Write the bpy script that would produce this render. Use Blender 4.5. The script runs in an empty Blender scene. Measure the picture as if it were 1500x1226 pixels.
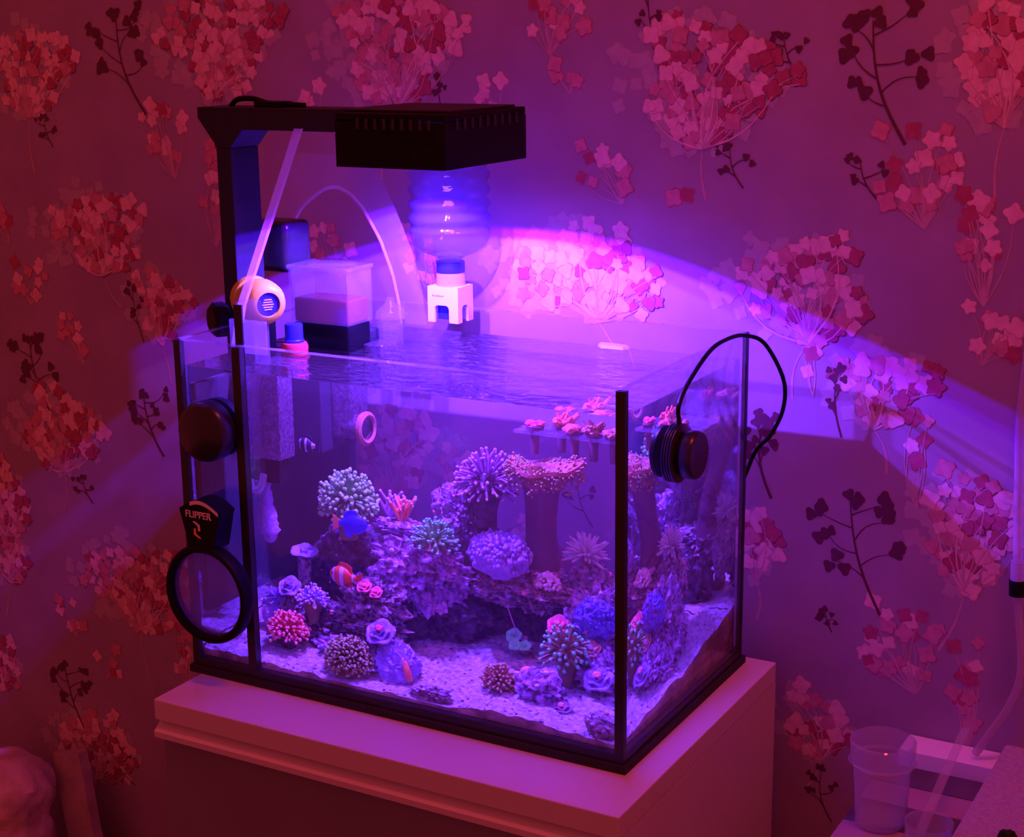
import bpy, bmesh, math, random
from mathutils import Vector, Matrix, noise

# ------------------------------------------------------------------ camera, world, lights, exposure
scene = bpy.context.scene
COL = scene.collection
PI = math.pi

def camera():
    yaw, pitch, roll = -0.51846, -0.24489, -0.0129
    f = Vector((math.sin(yaw)*math.cos(pitch), math.cos(yaw)*math.cos(pitch), math.sin(pitch)))
    r = f.cross(Vector((0, 0, 1))).normalized()
    u = r.cross(f)
    r2 = r*math.cos(roll) + u*math.sin(roll)
    u2 = u*math.cos(roll) - r*math.sin(roll)
    cd = bpy.data.cameras.new('camera')
    cd.sensor_fit = 'HORIZONTAL'; cd.sensor_width = 36.0
    cd.lens = 2310.09/1500*36.0
    cd.clip_start = 0.05; cd.clip_end = 50
    co = bpy.data.objects.new('camera', cd); COL.objects.link(co)
    m = Matrix((r2, u2, -f)).transposed().to_4x4()
    m.translation = Vector((1.06358, -1.18211, 0.65011))
    co.matrix_world = m
    scene.camera = co
camera()

world = bpy.data.worlds.new('room_glow'); scene.world = world
world.use_nodes = True
world.node_tree.nodes['Background'].inputs[0].default_value = (0.38, 0.030, 0.048, 1)
world.node_tree.nodes['Background'].inputs[1].default_value = 1.0

def light(name, kind, loc, energy, color, size=0.1, target=None):
    d = bpy.data.lights.new(name, kind); d.energy = energy; d.color = color
    if kind == 'AREA':
        d.shape = 'DISK'; d.size = size
    else:
        d.shadow_soft_size = size
    o = bpy.data.objects.new(name, d); COL.objects.link(o); o.location = loc
    if target is not None:
        o.rotation_euler = (Vector(target) - Vector(loc)).to_track_quat('-Z', 'Y').to_euler()
    return o
# the red ceiling lamp of the room, nearly overhead and a little to the right
light('ceiling_lamp_light', 'POINT', (0.95, -0.10, 1.75), 36, (1.0, 0.075, 0.11), 0.10)

scene.view_settings.view_transform = 'Standard'
scene.view_settings.look = 'None'
scene.view_settings.gamma = 1.0
scene.view_settings.use_curve_mapping = False
scene.view_settings.exposure = 0.0
cy = scene.cycles
cy.max_bounces = 12; cy.transparent_max_bounces = 32; cy.transmission_bounces = 12
cy.glossy_bounces = 5; cy.diffuse_bounces = 4; cy.volume_bounces = 1
cy.sample_clamp_indirect = 3.0; cy.blur_glossy = 0.5

# ------------------------------------------------------------------ materials
def nodes_of(m):
    m.use_nodes = True
    return m.node_tree.nodes, m.node_tree.links

def mat(name, col, col2=None, scale=60.0, rough=0.6, metal=0.0, bump=0.0, bscale=None, spec=0.5, emit=None, estr=0.0, detail=4.0, sheen=0.0):
    m = bpy.data.materials.new(name); N, L = nodes_of(m)
    b = N['Principled BSDF']
    b.inputs['Roughness'].default_value = rough
    b.inputs['Metallic'].default_value = metal
    b.inputs['Specular IOR Level'].default_value = spec
    tc = N.new('ShaderNodeTexCoord')
    nz = N.new('ShaderNodeTexNoise'); nz.inputs['Scale'].default_value = scale; nz.inputs['Detail'].default_value = detail
    L.new(tc.outputs['Object'], nz.inputs['Vector'])
    cr = N.new('ShaderNodeValToRGB')
    c2 = col2 if col2 is not None else tuple(c*0.88 for c in col)
    cr.color_ramp.elements[0].position = 0.36; cr.color_ramp.elements[0].color = (*col, 1)
    cr.color_ramp.elements[1].position = 0.64; cr.color_ramp.elements[1].color = (*c2, 1)
    L.new(nz.outputs['Fac'], cr.inputs['Fac'])
    L.new(cr.outputs['Color'], b.inputs['Base Color'])
    if bump > 0:
        n2 = N.new('ShaderNodeTexNoise'); n2.inputs['Scale'].default_value = bscale or scale*3; n2.inputs['Detail'].default_value = 5
        L.new(tc.outputs['Object'], n2.inputs['Vector'])
        bp = N.new('ShaderNodeBump'); bp.inputs['Strength'].default_value = bump; bp.inputs['Distance'].default_value = 0.0035
        L.new(n2.outputs['Fac'], bp.inputs['Height']); L.new(bp.outputs['Normal'], b.inputs['Normal'])
    if emit:
        b.inputs['Emission Color'].default_value = (*emit, 1); b.inputs['Emission Strength'].default_value = estr
    return m

def schlick(N, L, f0):
    lw = N.new('ShaderNodeLayerWeight'); lw.inputs['Blend'].default_value = .5
    pw = N.new('ShaderNodeMath'); pw.operation = 'POWER'; pw.inputs[1].default_value = 5.0
    L.new(lw.outputs['Facing'], pw.inputs[0])
    ma = N.new('ShaderNodeMath'); ma.operation = 'MULTIPLY_ADD'; ma.inputs[1].default_value = 1-f0; ma.inputs[2].default_value = f0
    L.new(pw.outputs[0], ma.inputs[0])
    return lw, ma.outputs[0]

def clear(name, tint=(0.95, 0.96, 1.0), film=0.05, filmcol=(0.8, 0.8, 0.9), ior=1.45, rough=0.03, bump=0.0, bscale=80, mot=None):
    """thin clear sheet: passes light, mirrors a little at grazing angles, carries a faint film"""
    m = bpy.data.materials.new(name); N, L = nodes_of(m)
    N.remove(N['Principled BSDF'])
    out = N['Material Output']
    tr = N.new('ShaderNodeBsdfTransparent'); tr.inputs[0].default_value = (*tint, 1)
    gl = N.new('ShaderNodeBsdfGlossy'); gl.inputs['Roughness'].default_value = rough
    fr, fro = schlick(N, L, ((ior-1)/(ior+1))**2)
    di = N.new('ShaderNodeBsdfDiffuse'); di.inputs[0].default_value = (*filmcol, 1)
    tl = N.new('ShaderNodeBsdfTranslucent'); tl.inputs[0].default_value = (*filmcol, 1)
    ad = N.new('ShaderNodeMixShader'); ad.inputs[0].default_value = 0.4
    L.new(di.outputs[0], ad.inputs[1]); L.new(tl.outputs[0], ad.inputs[2])
    mf = N.new('ShaderNodeMixShader'); mf.inputs[0].default_value = film
    L.new(tr.outputs[0], mf.inputs[1]); L.new(ad.outputs[0], mf.inputs[2])
    if mot:
        tc = N.new('ShaderNodeTexCoord'); nz = N.new('ShaderNodeTexNoise'); nz.inputs['Scale'].default_value = mot; nz.inputs['Detail'].default_value = 6
        L.new(tc.outputs['Object'], nz.inputs['Vector'])
        mr = N.new('ShaderNodeMapRange'); mr.inputs[1].default_value = .35; mr.inputs[2].default_value = .65
        mr.inputs[3].default_value = film*.45; mr.inputs[4].default_value = min(1, film*1.5)
        L.new(nz.outputs['Fac'], mr.inputs[0]); L.new(mr.outputs[0], mf.inputs[0])
    mx = N.new('ShaderNodeMixShader')
    L.new(fro, mx.inputs[0]); L.new(mf.outputs[0], mx.inputs[1]); L.new(gl.outputs[0], mx.inputs[2])
    if bump:
        tc = N.new('ShaderNodeTexCoord'); nz = N.new('ShaderNodeTexNoise'); nz.inputs['Scale'].default_value = bscale
        L.new(tc.outputs['Object'], nz.inputs['Vector'])
        bp = N.new('ShaderNodeBump'); bp.inputs['Strength'].default_value = bump; bp.inputs['Distance'].default_value = .003
        L.new(nz.outputs['Fac'], bp.inputs['Height']); L.new(bp.outputs[0], gl.inputs['Normal']); L.new(bp.outputs[0], fr.inputs['Normal'])
    L.new(mx.outputs[0], out.inputs['Surface'])
    return m

def water_mats():
    def vol(N, L, out):
        sc = N.new('ShaderNodeVolumeScatter'); sc.inputs['Color'].default_value = (.72, .68, .9, 1); sc.inputs['Density'].default_value = 0.17
        sc.inputs['Anisotropy'].default_value = 0.2
        L.new(sc.outputs[0], out.inputs['Volume'])
    a = bpy.data.materials.new('water_surface'); N, L = nodes_of(a); N.remove(N['Principled BSDF']); out = N['Material Output']
    tr = N.new('ShaderNodeBsdfTransparent'); tr.inputs[0].default_value = (.93, .93, 1, 1)
    gl = N.new('ShaderNodeBsdfGlossy'); gl.inputs['Roughness'].default_value = .04
    fr, fro = schlick(N, L, .05)
    tc = N.new('ShaderNodeTexCoord'); mp = N.new('ShaderNodeMapping'); mp.inputs['Scale'].default_value = (38, 75, 40)
    nz = N.new('ShaderNodeTexNoise'); nz.inputs['Scale'].default_value = 1.0; nz.inputs['Detail'].default_value = 3; nz.inputs['Distortion'].default_value = .6
    L.new(tc.outputs['Object'], mp.inputs[0]); L.new(mp.outputs[0], nz.inputs['Vector'])
    bp = N.new('ShaderNodeBump'); bp.inputs['Strength'].default_value = .9; bp.inputs['Distance'].default_value = .006
    L.new(nz.outputs['Fac'], bp.inputs['Height']); L.new(bp.outputs[0], gl.inputs['Normal']); L.new(bp.outputs[0], fr.inputs['Normal'])
    mx = N.new('ShaderNodeMixShader'); L.new(fro, mx.inputs[0]); L.new(tr.outputs[0], mx.inputs[1]); L.new(gl.outputs[0], mx.inputs[2])
    L.new(mx.outputs[0], out.inputs['Surface']); vol(N, L, out)
    b = bpy.data.materials.new('water_side'); N, L = nodes_of(b); N.remove(N['Principled BSDF']); out = N['Material Output']
    g = N.new('ShaderNodeBsdfGlass'); g.inputs['IOR'].default_value = 1.33; g.inputs['Roughness'].default_value = 0
    g.inputs['Color'].default_value = (.98, .98, 1, 1)
    L.new(g.outputs[0], out.inputs['Surface']); vol(N, L, out)
    return a, b

def bumpy_tip(name, base, tip, scale=200):
    return mat(name, base, tip, scale, .55, bump=.3)

M = {}
M['paper'] = mat('wallpaper', (.34, .25, .33), (.30, .22, .295), 14, .75, bump=.12, bscale=900, detail=6)
M['p_pale'] = mat('print_pale_pink', (.74, .47, .48), (.64, .38, .40), 120, .7)
M['p_pink'] = mat('print_pink', (.56, .25, .28), (.47, .18, .22), 120, .7)
M['p_red'] = mat('print_crimson', (.40, .07, .12), (.33, .055, .10), 120, .7)
M['p_dark'] = mat('print_dark', (.105, .014, .035), (.085, .012, .03), 120, .7)
M['p_faint'] = mat('print_faint', (.43, .34, .37), (.39, .30, .34), 120, .75)
M['p_stem'] = mat('print_stem', (.52, .33, .34), (.46, .27, .30), 80, .7)
M['floorwood'] = mat('dark_floor', (.10, .05, .04), (.06, .03, .025), 8, .5)
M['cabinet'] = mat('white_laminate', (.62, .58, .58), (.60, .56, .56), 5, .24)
M['cabfront'] = mat('shaded_white_laminate', (.22, .20, .22), (.20, .18, .20), 5, .28)  # same white laminate, the front's shade painted in as a darker base colour
M['mat'] = mat('black_foam', (.012, .012, .014), (.02, .02, .022), 300, .8)
M['black'] = mat('black_plastic', (.004, .004, .005), (.006, .006, .007), 60, .4, spec=.10)
M['satin'] = mat('black_satin_metal', (.022, .022, .030), (.018, .018, .026), 60, .5, spec=.15)
M['pumpblack'] = mat('glossy_black_plastic', (.012, .012, .015), (.016, .016, .02), 60, .28, spec=.5)
M['silicone'] = mat('black_silicone', (.006, .006, .008), (.009, .009, .01), 100, .4)
M['glass'] = clear('tank_glass', (.97, .97, 1.0), .012)
M['acrylic'] = clear('clear_acrylic', (.95, .95, 1), .07, (.85, .85, .95))
M['acrplate'] = clear('clear_acrylic_plate', (.94, .94, 1), .10, (.8, .8, .95))
M['acredge'] = clear('bright_acrylic_edge', (.93, .93, 1), .34, (.8, .8, .95))
M['pet'] = clear('clear_bottle_plastic', (.90, .92, 1), .22, (.22, .22, .9), 1.55, .05, .6, 60)
M['cupclear'] = clear('frosted_clear_plastic', (.93, .92, .95), .24, (.9, .85, .9))
M['dirtyacr'] = clear('algae_filmed_acrylic', (.6, .55, .6), .55, (.24, .18, .19), mot=260)
M['brownwater'] = clear('brown_filter_water', (.5, .3, .3), .82, (.30, .05, .012))
M['lens'] = clear('magnifier_lens', (.8, .8, .9), .30, (.42, .34, .52), 1.5)
M['white'] = mat('white_plastic', (.86, .86, .86), (.84, .84, .84), 40, .4)
M['whiteclear'] = clear('milky_plastic', (.9, .9, 1), .5, (.85, .85, .9))
M['blueplastic'] = mat('blue_plastic', (.02, .03, .55), (.02, .025, .5), 40, .35)
M['yellow'] = mat('cream_yellow_plastic', (.50, .46, .03), (.46, .42, .025), 30, .45)
M['redplastic'] = mat('red_plastic', (.6, .05, .05), (.5, .04, .04), 30, .4)
M['ink'] = mat('grey_ink', (.25, .25, .28), (.2, .2, .24), 40, .6)
M['orangeink'] = mat('orange_ink', (.9, .42, .10), (.85, .4, .1), 40, .6)
M['whiteink'] = mat('white_ink', (.8, .75, .75), (.75, .7, .7), 40, .6)
M['sand'] = mat('reef_sand', (.68, .64, .62), (.32, .27, .28), 170, .85, bump=1.0, bscale=380, detail=8)
M['subst'] = mat('sand_edge_detritus', (.55, .36, .22), (.22, .13, .08), 60, .9, bump=.8, bscale=200)
M['rock'] = mat('reef_rock', (.52, .38, .39), (.08, .05, .06), 170, .85, bump=1.0, bscale=170, detail=8)
M['rockp'] = mat('coralline_rock', (.64, .43, .68), (.13, .075, .12), 170, .85, bump=1.0, bscale=170, detail=8)
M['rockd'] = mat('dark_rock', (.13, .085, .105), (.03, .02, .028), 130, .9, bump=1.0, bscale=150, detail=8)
M['c_green'] = mat('coral_green', (.22, .62, .16), (.14, .42, .12), 100, .5)
M['c_greent'] = mat('coral_green_tip', (.22, 1.0, .34), (.18, .9, .28), 100, .45)
M['c_mint'] = mat('coral_mint_tip', (.40, .92, .26), (.32, .8, .2), 100, .45)
M['c_brown'] = mat('coral_brown', (.30, .25, .09), (.22, .17, .06), 120, .6, bump=.3)
M['c_tan'] = mat('coral_tan_tip', (.50, .58, .20), (.42, .46, .15), 150, .55)
M['c_violet'] = mat('coral_violet', (.42, .22, .42), (.28, .13, .28), 100, .55)
M['c_white'] = mat('coral_white_tip', (.85, .78, .72), (.75, .66, .62), 100, .45)
M['c_orange'] = mat('coral_orange', (.85, .30, .10), (.7, .2, .09), 100, .5)
M['c_red'] = mat('coral_red', (.80, .14, .12), (.62, .08, .09), 100, .5)
M['c_redtip'] = mat('coral_coral_tip', (.92, .38, .26), (.85, .28, .22), 100, .5)
M['c_pink'] = mat('coral_pink', (.85, .2, .25), (.75, .14, .2), 100, .5)
M['c_blue'] = mat('coral_blue', (.20, .17, .62), (.13, .10, .45), 90, .55, bump=.8, bscale=300)
M['c_lilac'] = mat('coral_lilac', (.46, .36, .72), (.34, .25, .58), 120, .55, bump=.5, bscale=300)
M['c_grey'] = mat('coral_grey', (.70, .76, .70), (.55, .6, .56), 120, .5)
M['c_trunk'] = mat('leather_trunk', (.22, .085, .11), (.18, .065, .085), 40, .6)
M['c_leather'] = mat('leather_cap', (.50, .24, .10), (.40, .17, .08), 90, .6, bump=.4)
M['fishblue'] = mat('fish_blue', (.01, .03, .80), (.01, .02, .7), 50, .4)
M['fishorange'] = mat('fish_orange', (.85, .14, .03), (.8, .11, .03), 50, .4)
M['fishwhite'] = mat('fish_white', (.8, .8, .85), (.75, .75, .8), 50, .4)
M['fishyellow'] = mat('fish_tail', (.8, .3, .08), (.75, .25, .07), 50, .4)
M['fishblack'] = mat('fish_black', (.02, .02, .06), (.015, .015, .05), 50, .4)
M['wood1'] = mat('wood_dark', (.13, .08, .06), (.08, .05, .04), 18, .6)
M['wood2'] = mat('wood_light', (.40, .25, .20), (.33, .20, .16), 18, .6)
M['plank'] = mat('grey_plank', (.46, .35, .32), (.32, .24, .22), 22, .75, bump=.4)
M['fabric'] = mat('crumpled_fabric', (.74, .54, .50), (.50, .34, .33), 26, .9, bump=1.0, bscale=60)
M['glitter'] = mat('glitter_foam', (.52, .46, .48), (.40, .34, .38), 200, .35, bump=.9, bscale=420)
M['tube'] = clear('clear_hose', (.9, .85, .9), .45, (.75, .65, .75))
M['led'] = mat('led_lens', (.9, .9, 1), None, 40, .3, emit=(.12, .03, 1), estr=110.0)
M['water_top'], M['water_side'] = water_mats()

# ------------------------------------------------------------------ mesh builder
class MB:
    def __init__(s): s.v = []; s.f = []; s.mi = []; s.cur = 0
    def add(s, vs, fs):
        n = len(s.v); s.v += [tuple(v) for v in vs]
        for f in fs: s.f.append(tuple(i+n for i in f)); s.mi.append(s.cur)
    def box(s, a, b, bev=0.0):
        bm = bmesh.new(); bmesh.ops.create_cube(bm, size=1)
        c = [(a[i]+b[i])/2 for i in range(3)]; d = [abs(b[i]-a[i]) for i in range(3)]
        for v in bm.verts: v.co = Vector((c[i]+v.co[i]*d[i] for i in range(3)))
        if bev > 0: bmesh.ops.bevel(bm, geom=bm.edges[:], offset=bev, segments=3, affect='EDGES', profile=.6)
        s.bm(bm)
    def bm(s, bm):
        bm.verts.ensure_lookup_table(); bm.verts.index_update()
        s.add([v.co.copy() for v in bm.verts], [[v.index for v in f.verts] for f in bm.faces]); bm.free()
    def tube(s, path, r, n=8, cap=True, flat=1.0, up=None):
        P = [Vector(p) for p in path]; k = len(P)
        R = r if isinstance(r, (list, tuple)) else [r]*k
        rings = []; prev = None
        for i in range(k):
            t = (P[min(i+1, k-1)]-P[max(i-1, 0)])
            if t.length < 1e-9: t = Vector((0, 0, 1))
            t.normalize()
            if prev is None:
                ref = Vector(up) if up else (Vector((0, 0, 1)) if abs(t.z) < .9 else Vector((1, 0, 0)))
            else: ref = prev
            a = (ref - t*ref.dot(t))
            if a.length < 1e-6: a = t.orthogonal()
            a.normalize(); b = t.cross(a); prev = a
            rings.append([P[i]+(a*math.cos(2*PI*j/n)*flat+b*math.sin(2*PI*j/n))*R[i] for j in range(n)])
        vs = [v for rr in rings for v in rr]; fs = []
        for i in range(k-1):
            for j in range(n): fs.append((i*n+j, i*n+(j+1) % n, (i+1)*n+(j+1) % n, (i+1)*n+j))
        if cap: fs += [tuple(range(n-1, -1, -1)), tuple((k-1)*n+j for j in range(n))]
        s.add(vs, fs)
    def lathe(s, prof, c, axis=(0, 0, 1), n=24, wob=None, close=False):
        q = Vector((0, 0, 1)).rotation_difference(Vector(axis).normalized()); c = Vector(c); vs = []
        k = len(prof)
        for i, (r, z) in enumerate(prof):
            for j in range(n):
                a = 2*PI*j/n; w = wob(i, a) if wob else (1, 0)
                vs.append(c + q @ Vector((r*w[0]*math.cos(a), r*w[0]*math.sin(a), z+w[1])))
        fs = []
        for i in range(k-1):
            for j in range(n): fs.append((i*n+j, i*n+(j+1) % n, (i+1)*n+(j+1) % n, (i+1)*n+j))
        if close: fs += [tuple(range(n-1, -1, -1)), tuple((k-1)*n+j for j in range(n))]
        s.add(vs, fs)
    def ball(s, c, r, sub=1, sc=(1, 1, 1), amp=0, fr=1.0, seed=0, rot=None, ridged=False):
        bm = bmesh.new(); bmesh.ops.create_icosphere(bm, subdivisions=sub, radius=1)
        off = Vector((seed*3.17, seed*1.31, seed*2.23))
        for v in bm.verts:
            d = v.co.normalized(); k = 1.0
            if amp:
                p = d*fr+off
                if not ridged: k += amp*noise.fractal(p, .9, 2.1, 5)
                else:
                    q = p+.35*Vector((noise.noise(p*2.1), noise.noise(p*2.1+off), noise.noise(p*2.1-off)))
                    k += amp*(.42*noise.noise(q)+.30*noise.noise(q*2.3)+.24*noise.noise(q*4.7)+.17*noise.noise(q*9.3)+.11*noise.noise(q*18.1))
                    k -= amp*.30*max(0, noise.noise(q*6.3+off)-.05)
            p = Vector((d.x*sc[0], d.y*sc[1], d.z*sc[2]))*k*r
            if rot: p = rot @ p
            v.co = Vector(c)+p
        s.bm(bm)
    def poly(s, pts, h):     # planar polygon list of Vectors extruded by Vector h
        n = len(pts); h = Vector(h); a = [Vector(p) for p in pts]; b = [p+h for p in a]
        s.add(a+b, [tuple(range(n-1, -1, -1)), tuple(range(n, 2*n))]+[(i, (i+1) % n, n+(i+1) % n, n+i) for i in range(n)])
    def build(s, name, mats, smooth=True, origin=None):
        me = bpy.data.meshes.new(name); o0 = Vector(origin) if origin is not None else Vector((0, 0, 0))
        me.from_pydata([Vector(v)-o0 for v in s.v], [], s.f)
        for m in (mats if isinstance(mats, (list, tuple)) else [mats]): me.materials.append(M[m])
        for p, i in zip(me.polygons, s.mi): p.material_index = i; p.use_smooth = smooth
        me.update()
        if smooth:
            try: me.set_sharp_from_angle(angle=math.radians(42))
            except Exception: pass
        o = bpy.data.objects.new(name, me); COL.objects.link(o); o.location = o0
        return o

def tag(o, label=None, cat=None, group=None, kind=None):
    if label: o['label'] = label
    if cat: o['category'] = cat
    if group: o['group'] = group
    if kind: o['kind'] = kind
    return o
def thing(name, loc, label, cat, group=None):
    o = bpy.data.objects.new(name, None); COL.objects.link(o); o.location = loc; o.empty_display_size = .02
    return tag(o, label, cat, group)
def world_loc(o):
    p = Vector((0, 0, 0))
    while o: p += o.location; o = o.parent
    return p
def part(mb, name, mats, parent, smooth=True, kind=None, label=None):
    """mesh given in world coordinates, parented to a translated-only parent"""
    o = mb.build(name, mats, smooth); o.parent = parent; o.location = -world_loc(parent)
    return tag(o, label, None, None, kind)
def solo(mb, name, mats, label, cat, group=None, smooth=True):
    xs = [v[0] for v in mb.v]; ys = [v[1] for v in mb.v]; zs = [v[2] for v in mb.v]
    o = mb.build(name, mats, smooth, ((min(xs)+max(xs))/2, (min(ys)+max(ys))/2, min(zs)))
    return tag(o, label, cat, group)
def struct(mb, name, mats, parent=None, smooth=False):
    o = mb.build(name, mats, smooth)
    o['kind'] = 'structure'
    if parent: o.parent = parent; o.location = -world_loc(parent)
    return o
def bez(pts, n=24):
    P = [Vector(p) for p in pts]; out = []
    P = [P[0]*2-P[1]]+P+[P[-1]*2-P[-2]]
    for i in range(1, len(P)-2):
        for k in range(n):
            t = k/n; a, b, c, d = P[i-1:i+3]
            out.append(.5*((2*b)+(c-a)*t+(2*a-5*b+4*c-d)*t*t+(3*b-a-3*c+d)*t**3))
    out.append(P[-2]); return out
def text_mb(txt, size, mtx, depth=.0004):
    cu = bpy.data.curves.new('lettering', 'FONT'); cu.body = txt; cu.size = size; cu.align_x = 'CENTER'; cu.align_y = 'CENTER'; cu.extrude = depth
    ob = bpy.data.objects.new('lettering', cu); COL.objects.link(ob)
    dg = bpy.context.evaluated_depsgraph_get(); me = bpy.data.meshes.new_from_object(ob.evaluated_get(dg))
    mb = MB(); mb.add([mtx @ v.co for v in me.vertices], [tuple(p.vertices) for p in me.polygons])
    bpy.data.objects.remove(ob); bpy.data.curves.remove(cu); bpy.data.meshes.remove(me)
    return mb

# ------------------------------------------------------------------ structure: wall with printed wallpaper, floor
WY = 0.345
mb = MB(); mb.box((-1.6, WY, -0.80), (1.7, WY+.05, 1.9))
wall = struct(mb, 'wall_back', 'paper')
mb = MB(); mb.box((-1.6, -2.2, -.83), (1.7, WY+.05, -.80))
floor = struct(mb, 'floor', 'floorwood')

def floret(mb, x, z, y, s, lobes, ph, mi):
    n = 20; mb.cur = mi
    vs = [(x+s*(.83+.17*math.cos(lobes*2*PI*j/n+ph))*math.cos(2*PI*j/n), y, z+s*(.83+.17*math.cos(lobes*2*PI*j/n+ph))*math.sin(2*PI*j/n)) for j in range(n)]
    mb.add(vs, [tuple(range(n))])
def strip(mb, pts, w, y, mi):
    mb.cur = mi; n = len(pts); vs = []
    for i, p in enumerate(pts):
        a = pts[max(i-1, 0)]; b = pts[min(i+1, n-1)]; dx, dz = b[0]-a[0], b[1]-a[1]; l = math.hypot(dx, dz) or 1
        ww = w*(1-.55*i/(n-1))/2
        vs += [(p[0]-dz/l*ww, y, p[1]+dx/l*ww), (p[0]+dz/l*ww, y, p[1]-dx/l*ww)]
    mb.add(vs, [(2*i, 2*i+1, 2*i+3, 2*i+2) for i in range(n-1)])
def curve2(a, b, bend, n=7):
    out = []
    for i in range(n):
        t = i/(n-1); x = a[0]+(b[0]-a[0])*t; z = a[1]+(b[1]-a[1])*t
        k = bend*math.sin(PI*t); out.append((x-(b[1]-a[1])*k, z+(b[0]-a[0])*k))
    return out
PM = ['p_stem', 'p_pale', 'p_pink', 'p_red', 'p_dark', 'p_faint']
def cluster(cx, cz, w, h, seed):
    R = random.Random(seed); mb = MB(); y = WY-.0003
    root = (cx+w*R.uniform(-.1, .08), cz-h*.52); s0 = .0098
    low = (root[0]+w*R.uniform(-.25, .2), root[1]-h*R.uniform(.35, .6))
    strip(mb, curve2(low, root, R.uniform(-.12, .12)), .0030, y, 0)
    n = max(14, int(w*h/(s0*s0)*.36)); pts = []
    for i in range(n):
        for _ in range(12):
            a = R.uniform(0, 2*PI); r = math.sqrt(R.random())
            q_ = 1+.22*math.sin(3*a+seed)+.12*math.sin(5*a+2*seed); px = cx+w*.45*q_*r*math.cos(a); pz = cz+h*.44*q_*r*math.sin(a)
            if pz < cz and abs(px-root[0]) > w*.5*(.45+.55*(pz-(cz-h*.5))/(h*.5)): continue
            if all((px-q[0])**2+(pz-q[1])**2 > (s0*.85)**2 for q in pts): break
        pts.append((px, pz))
    pts.sort(key=lambda p: R.random())
    for i in range(int(n*.9)):     # faint leaves printed behind
        a = R.uniform(0, 2*PI); y -= .0000022
        floret(mb, cx-w*.12+w*.58*math.cos(a)*math.sqrt(R.random()), cz+h*.55*math.sin(a)*math.sqrt(R.random()), y, s0*R.uniform(.8, 1.2), 4, R.uniform(0, 6), 5)
    for i, p in enumerate(pts):
        y -= .000003; s = s0*R.uniform(.72, 1.15); lob = R.choice((3, 4, 4, 5)); ph = R.uniform(0, 6)
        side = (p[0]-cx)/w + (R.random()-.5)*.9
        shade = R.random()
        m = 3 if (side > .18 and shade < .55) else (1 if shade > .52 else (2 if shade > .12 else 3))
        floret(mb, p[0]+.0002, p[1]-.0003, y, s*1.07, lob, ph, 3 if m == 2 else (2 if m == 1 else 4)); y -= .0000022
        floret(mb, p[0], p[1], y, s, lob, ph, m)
        if R.random() < .55:
            y -= .0000022; strip(mb, curve2(root, (p[0], p[1]-s*.6), R.uniform(-.16, .16)), .0019, y, 0 if R.random() < .7 else 1)
    o = part(mb, 'blossom_print', PM, wall, smooth=False)
def spray(cx, cz, w, h, seed):
    R = random.Random(seed); mb = MB(); y = WY-.00040
    root = (cx+w*R.uniform(-.1, .4), cz-h*.7)
    n = max(4, int(w*h/(.0105**2)*.33))
    for i in range(n):
        px = cx+w*.45*R.uniform(-1, 1); pz = cz+h*.45*R.uniform(-1, 1); y -= .000002; s = .0098*R.uniform(.7, 1.15)
        strip(mb, curve2(root, (px, pz), R.uniform(-.12, .12)), .0016, y, 0); y -= .000002
        m = R.choice((1, 1, 2, 2, 3)); lob = R.choice((4, 4, 5)); ph = R.uniform(0, 6)
        floret(mb, px+.0005, pz-.0005, y, s*1.08, lob, ph, 3 if m != 1 else 2); y -= .0000022
        floret(mb, px, pz, y, s, lob, ph, m)
    part(mb, 'blossom_print', PM, wall, smooth=False)
def twig(cx, cz, w, h, seed):
    R = random.Random(seed); mb = MB(); y = WY-.00055
    root = (cx+w*.30, cz-h*.5); top = (cx-w*.05, cz+h*.38)
    main = curve2(root, top, R.uniform(.05, .12), 10); strip(mb, main, .0034 if h > .08 else .0018, y, 4)
    n = 6 if h > .08 else 3; ls = min(.0075, max(.0042, h*.06))
    for i in range(n):
        b = main[3+int((len(main)-4)*i/n)]; sd = -1 if i % 2 == 0 else 1
        e = (b[0]+sd*w*R.uniform(.2, .42), b[1]+h*R.uniform(.08, .22))
        y -= .000002; strip(mb, curve2(b, e, R.uniform(-.2, .2)), .0017, y, 4)
        for k in range(3 if h > .08 else 2):
            y -= .000002; floret(mb, e[0]+R.uniform(-.8, .8)*ls*1.6, e[1]+R.uniform(-.6, 1)*ls*1.6, y, ls*R.uniform(.8, 1.2), 3, R.uniform(0, 6), 4)
    for k in range(3): y -= .000002; floret(mb, top[0]+R.uniform(-1, 1)*ls*1.3, top[1]+R.uniform(-.3, 1.2)*ls, y, ls, 3, R.uniform(0, 6), 4)
    part(mb, 'twig_print', PM, wall, smooth=False)

CLUSTERS = [(-0.203, 0.639, 0.189, 0.136), (0.049, 0.632, 0.168, 0.139), (0.435, 0.592, 0.175, 0.132), (0.719, 0.619, 0.09, 0.132), (0.289, 0.386, 0.201, 0.104), (0.533, 0.386, 0.156, 0.109), (-0.429, 0.395, 0.175, 0.113), (-0.528, 0.602, 0.155, 0.122), (-0.323, 0.303, 0.105, 0.094), (-0.518, 0.115, 0.169, 0.118), (-0.663, 0.001, 0.129, 0.115), (-0.658, -0.081, 0.106, 0.096), (-0.403, -0.09, 0.196, 0.131), (0.625, 0.29, 0.101, 0.084), (0.721, 0.158, 0.11, 0.131), (0.566, -0.089, 0.084, 0.083), (0.49, 0.105, 0.07, 0.081), (-0.503, -0.356, 0.177, 0.105), (-0.698, -0.264, 0.106, 0.09), (0.081, 0.188, 0.135, 0.109), (0.174, 0.162, 0.055, 0.082), (-0.018, 0.059, 0.134, 0.107), (0.272, 0.069, 0.106, 0.099), (0.072, -0.095, 0.14, 0.091)]
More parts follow.
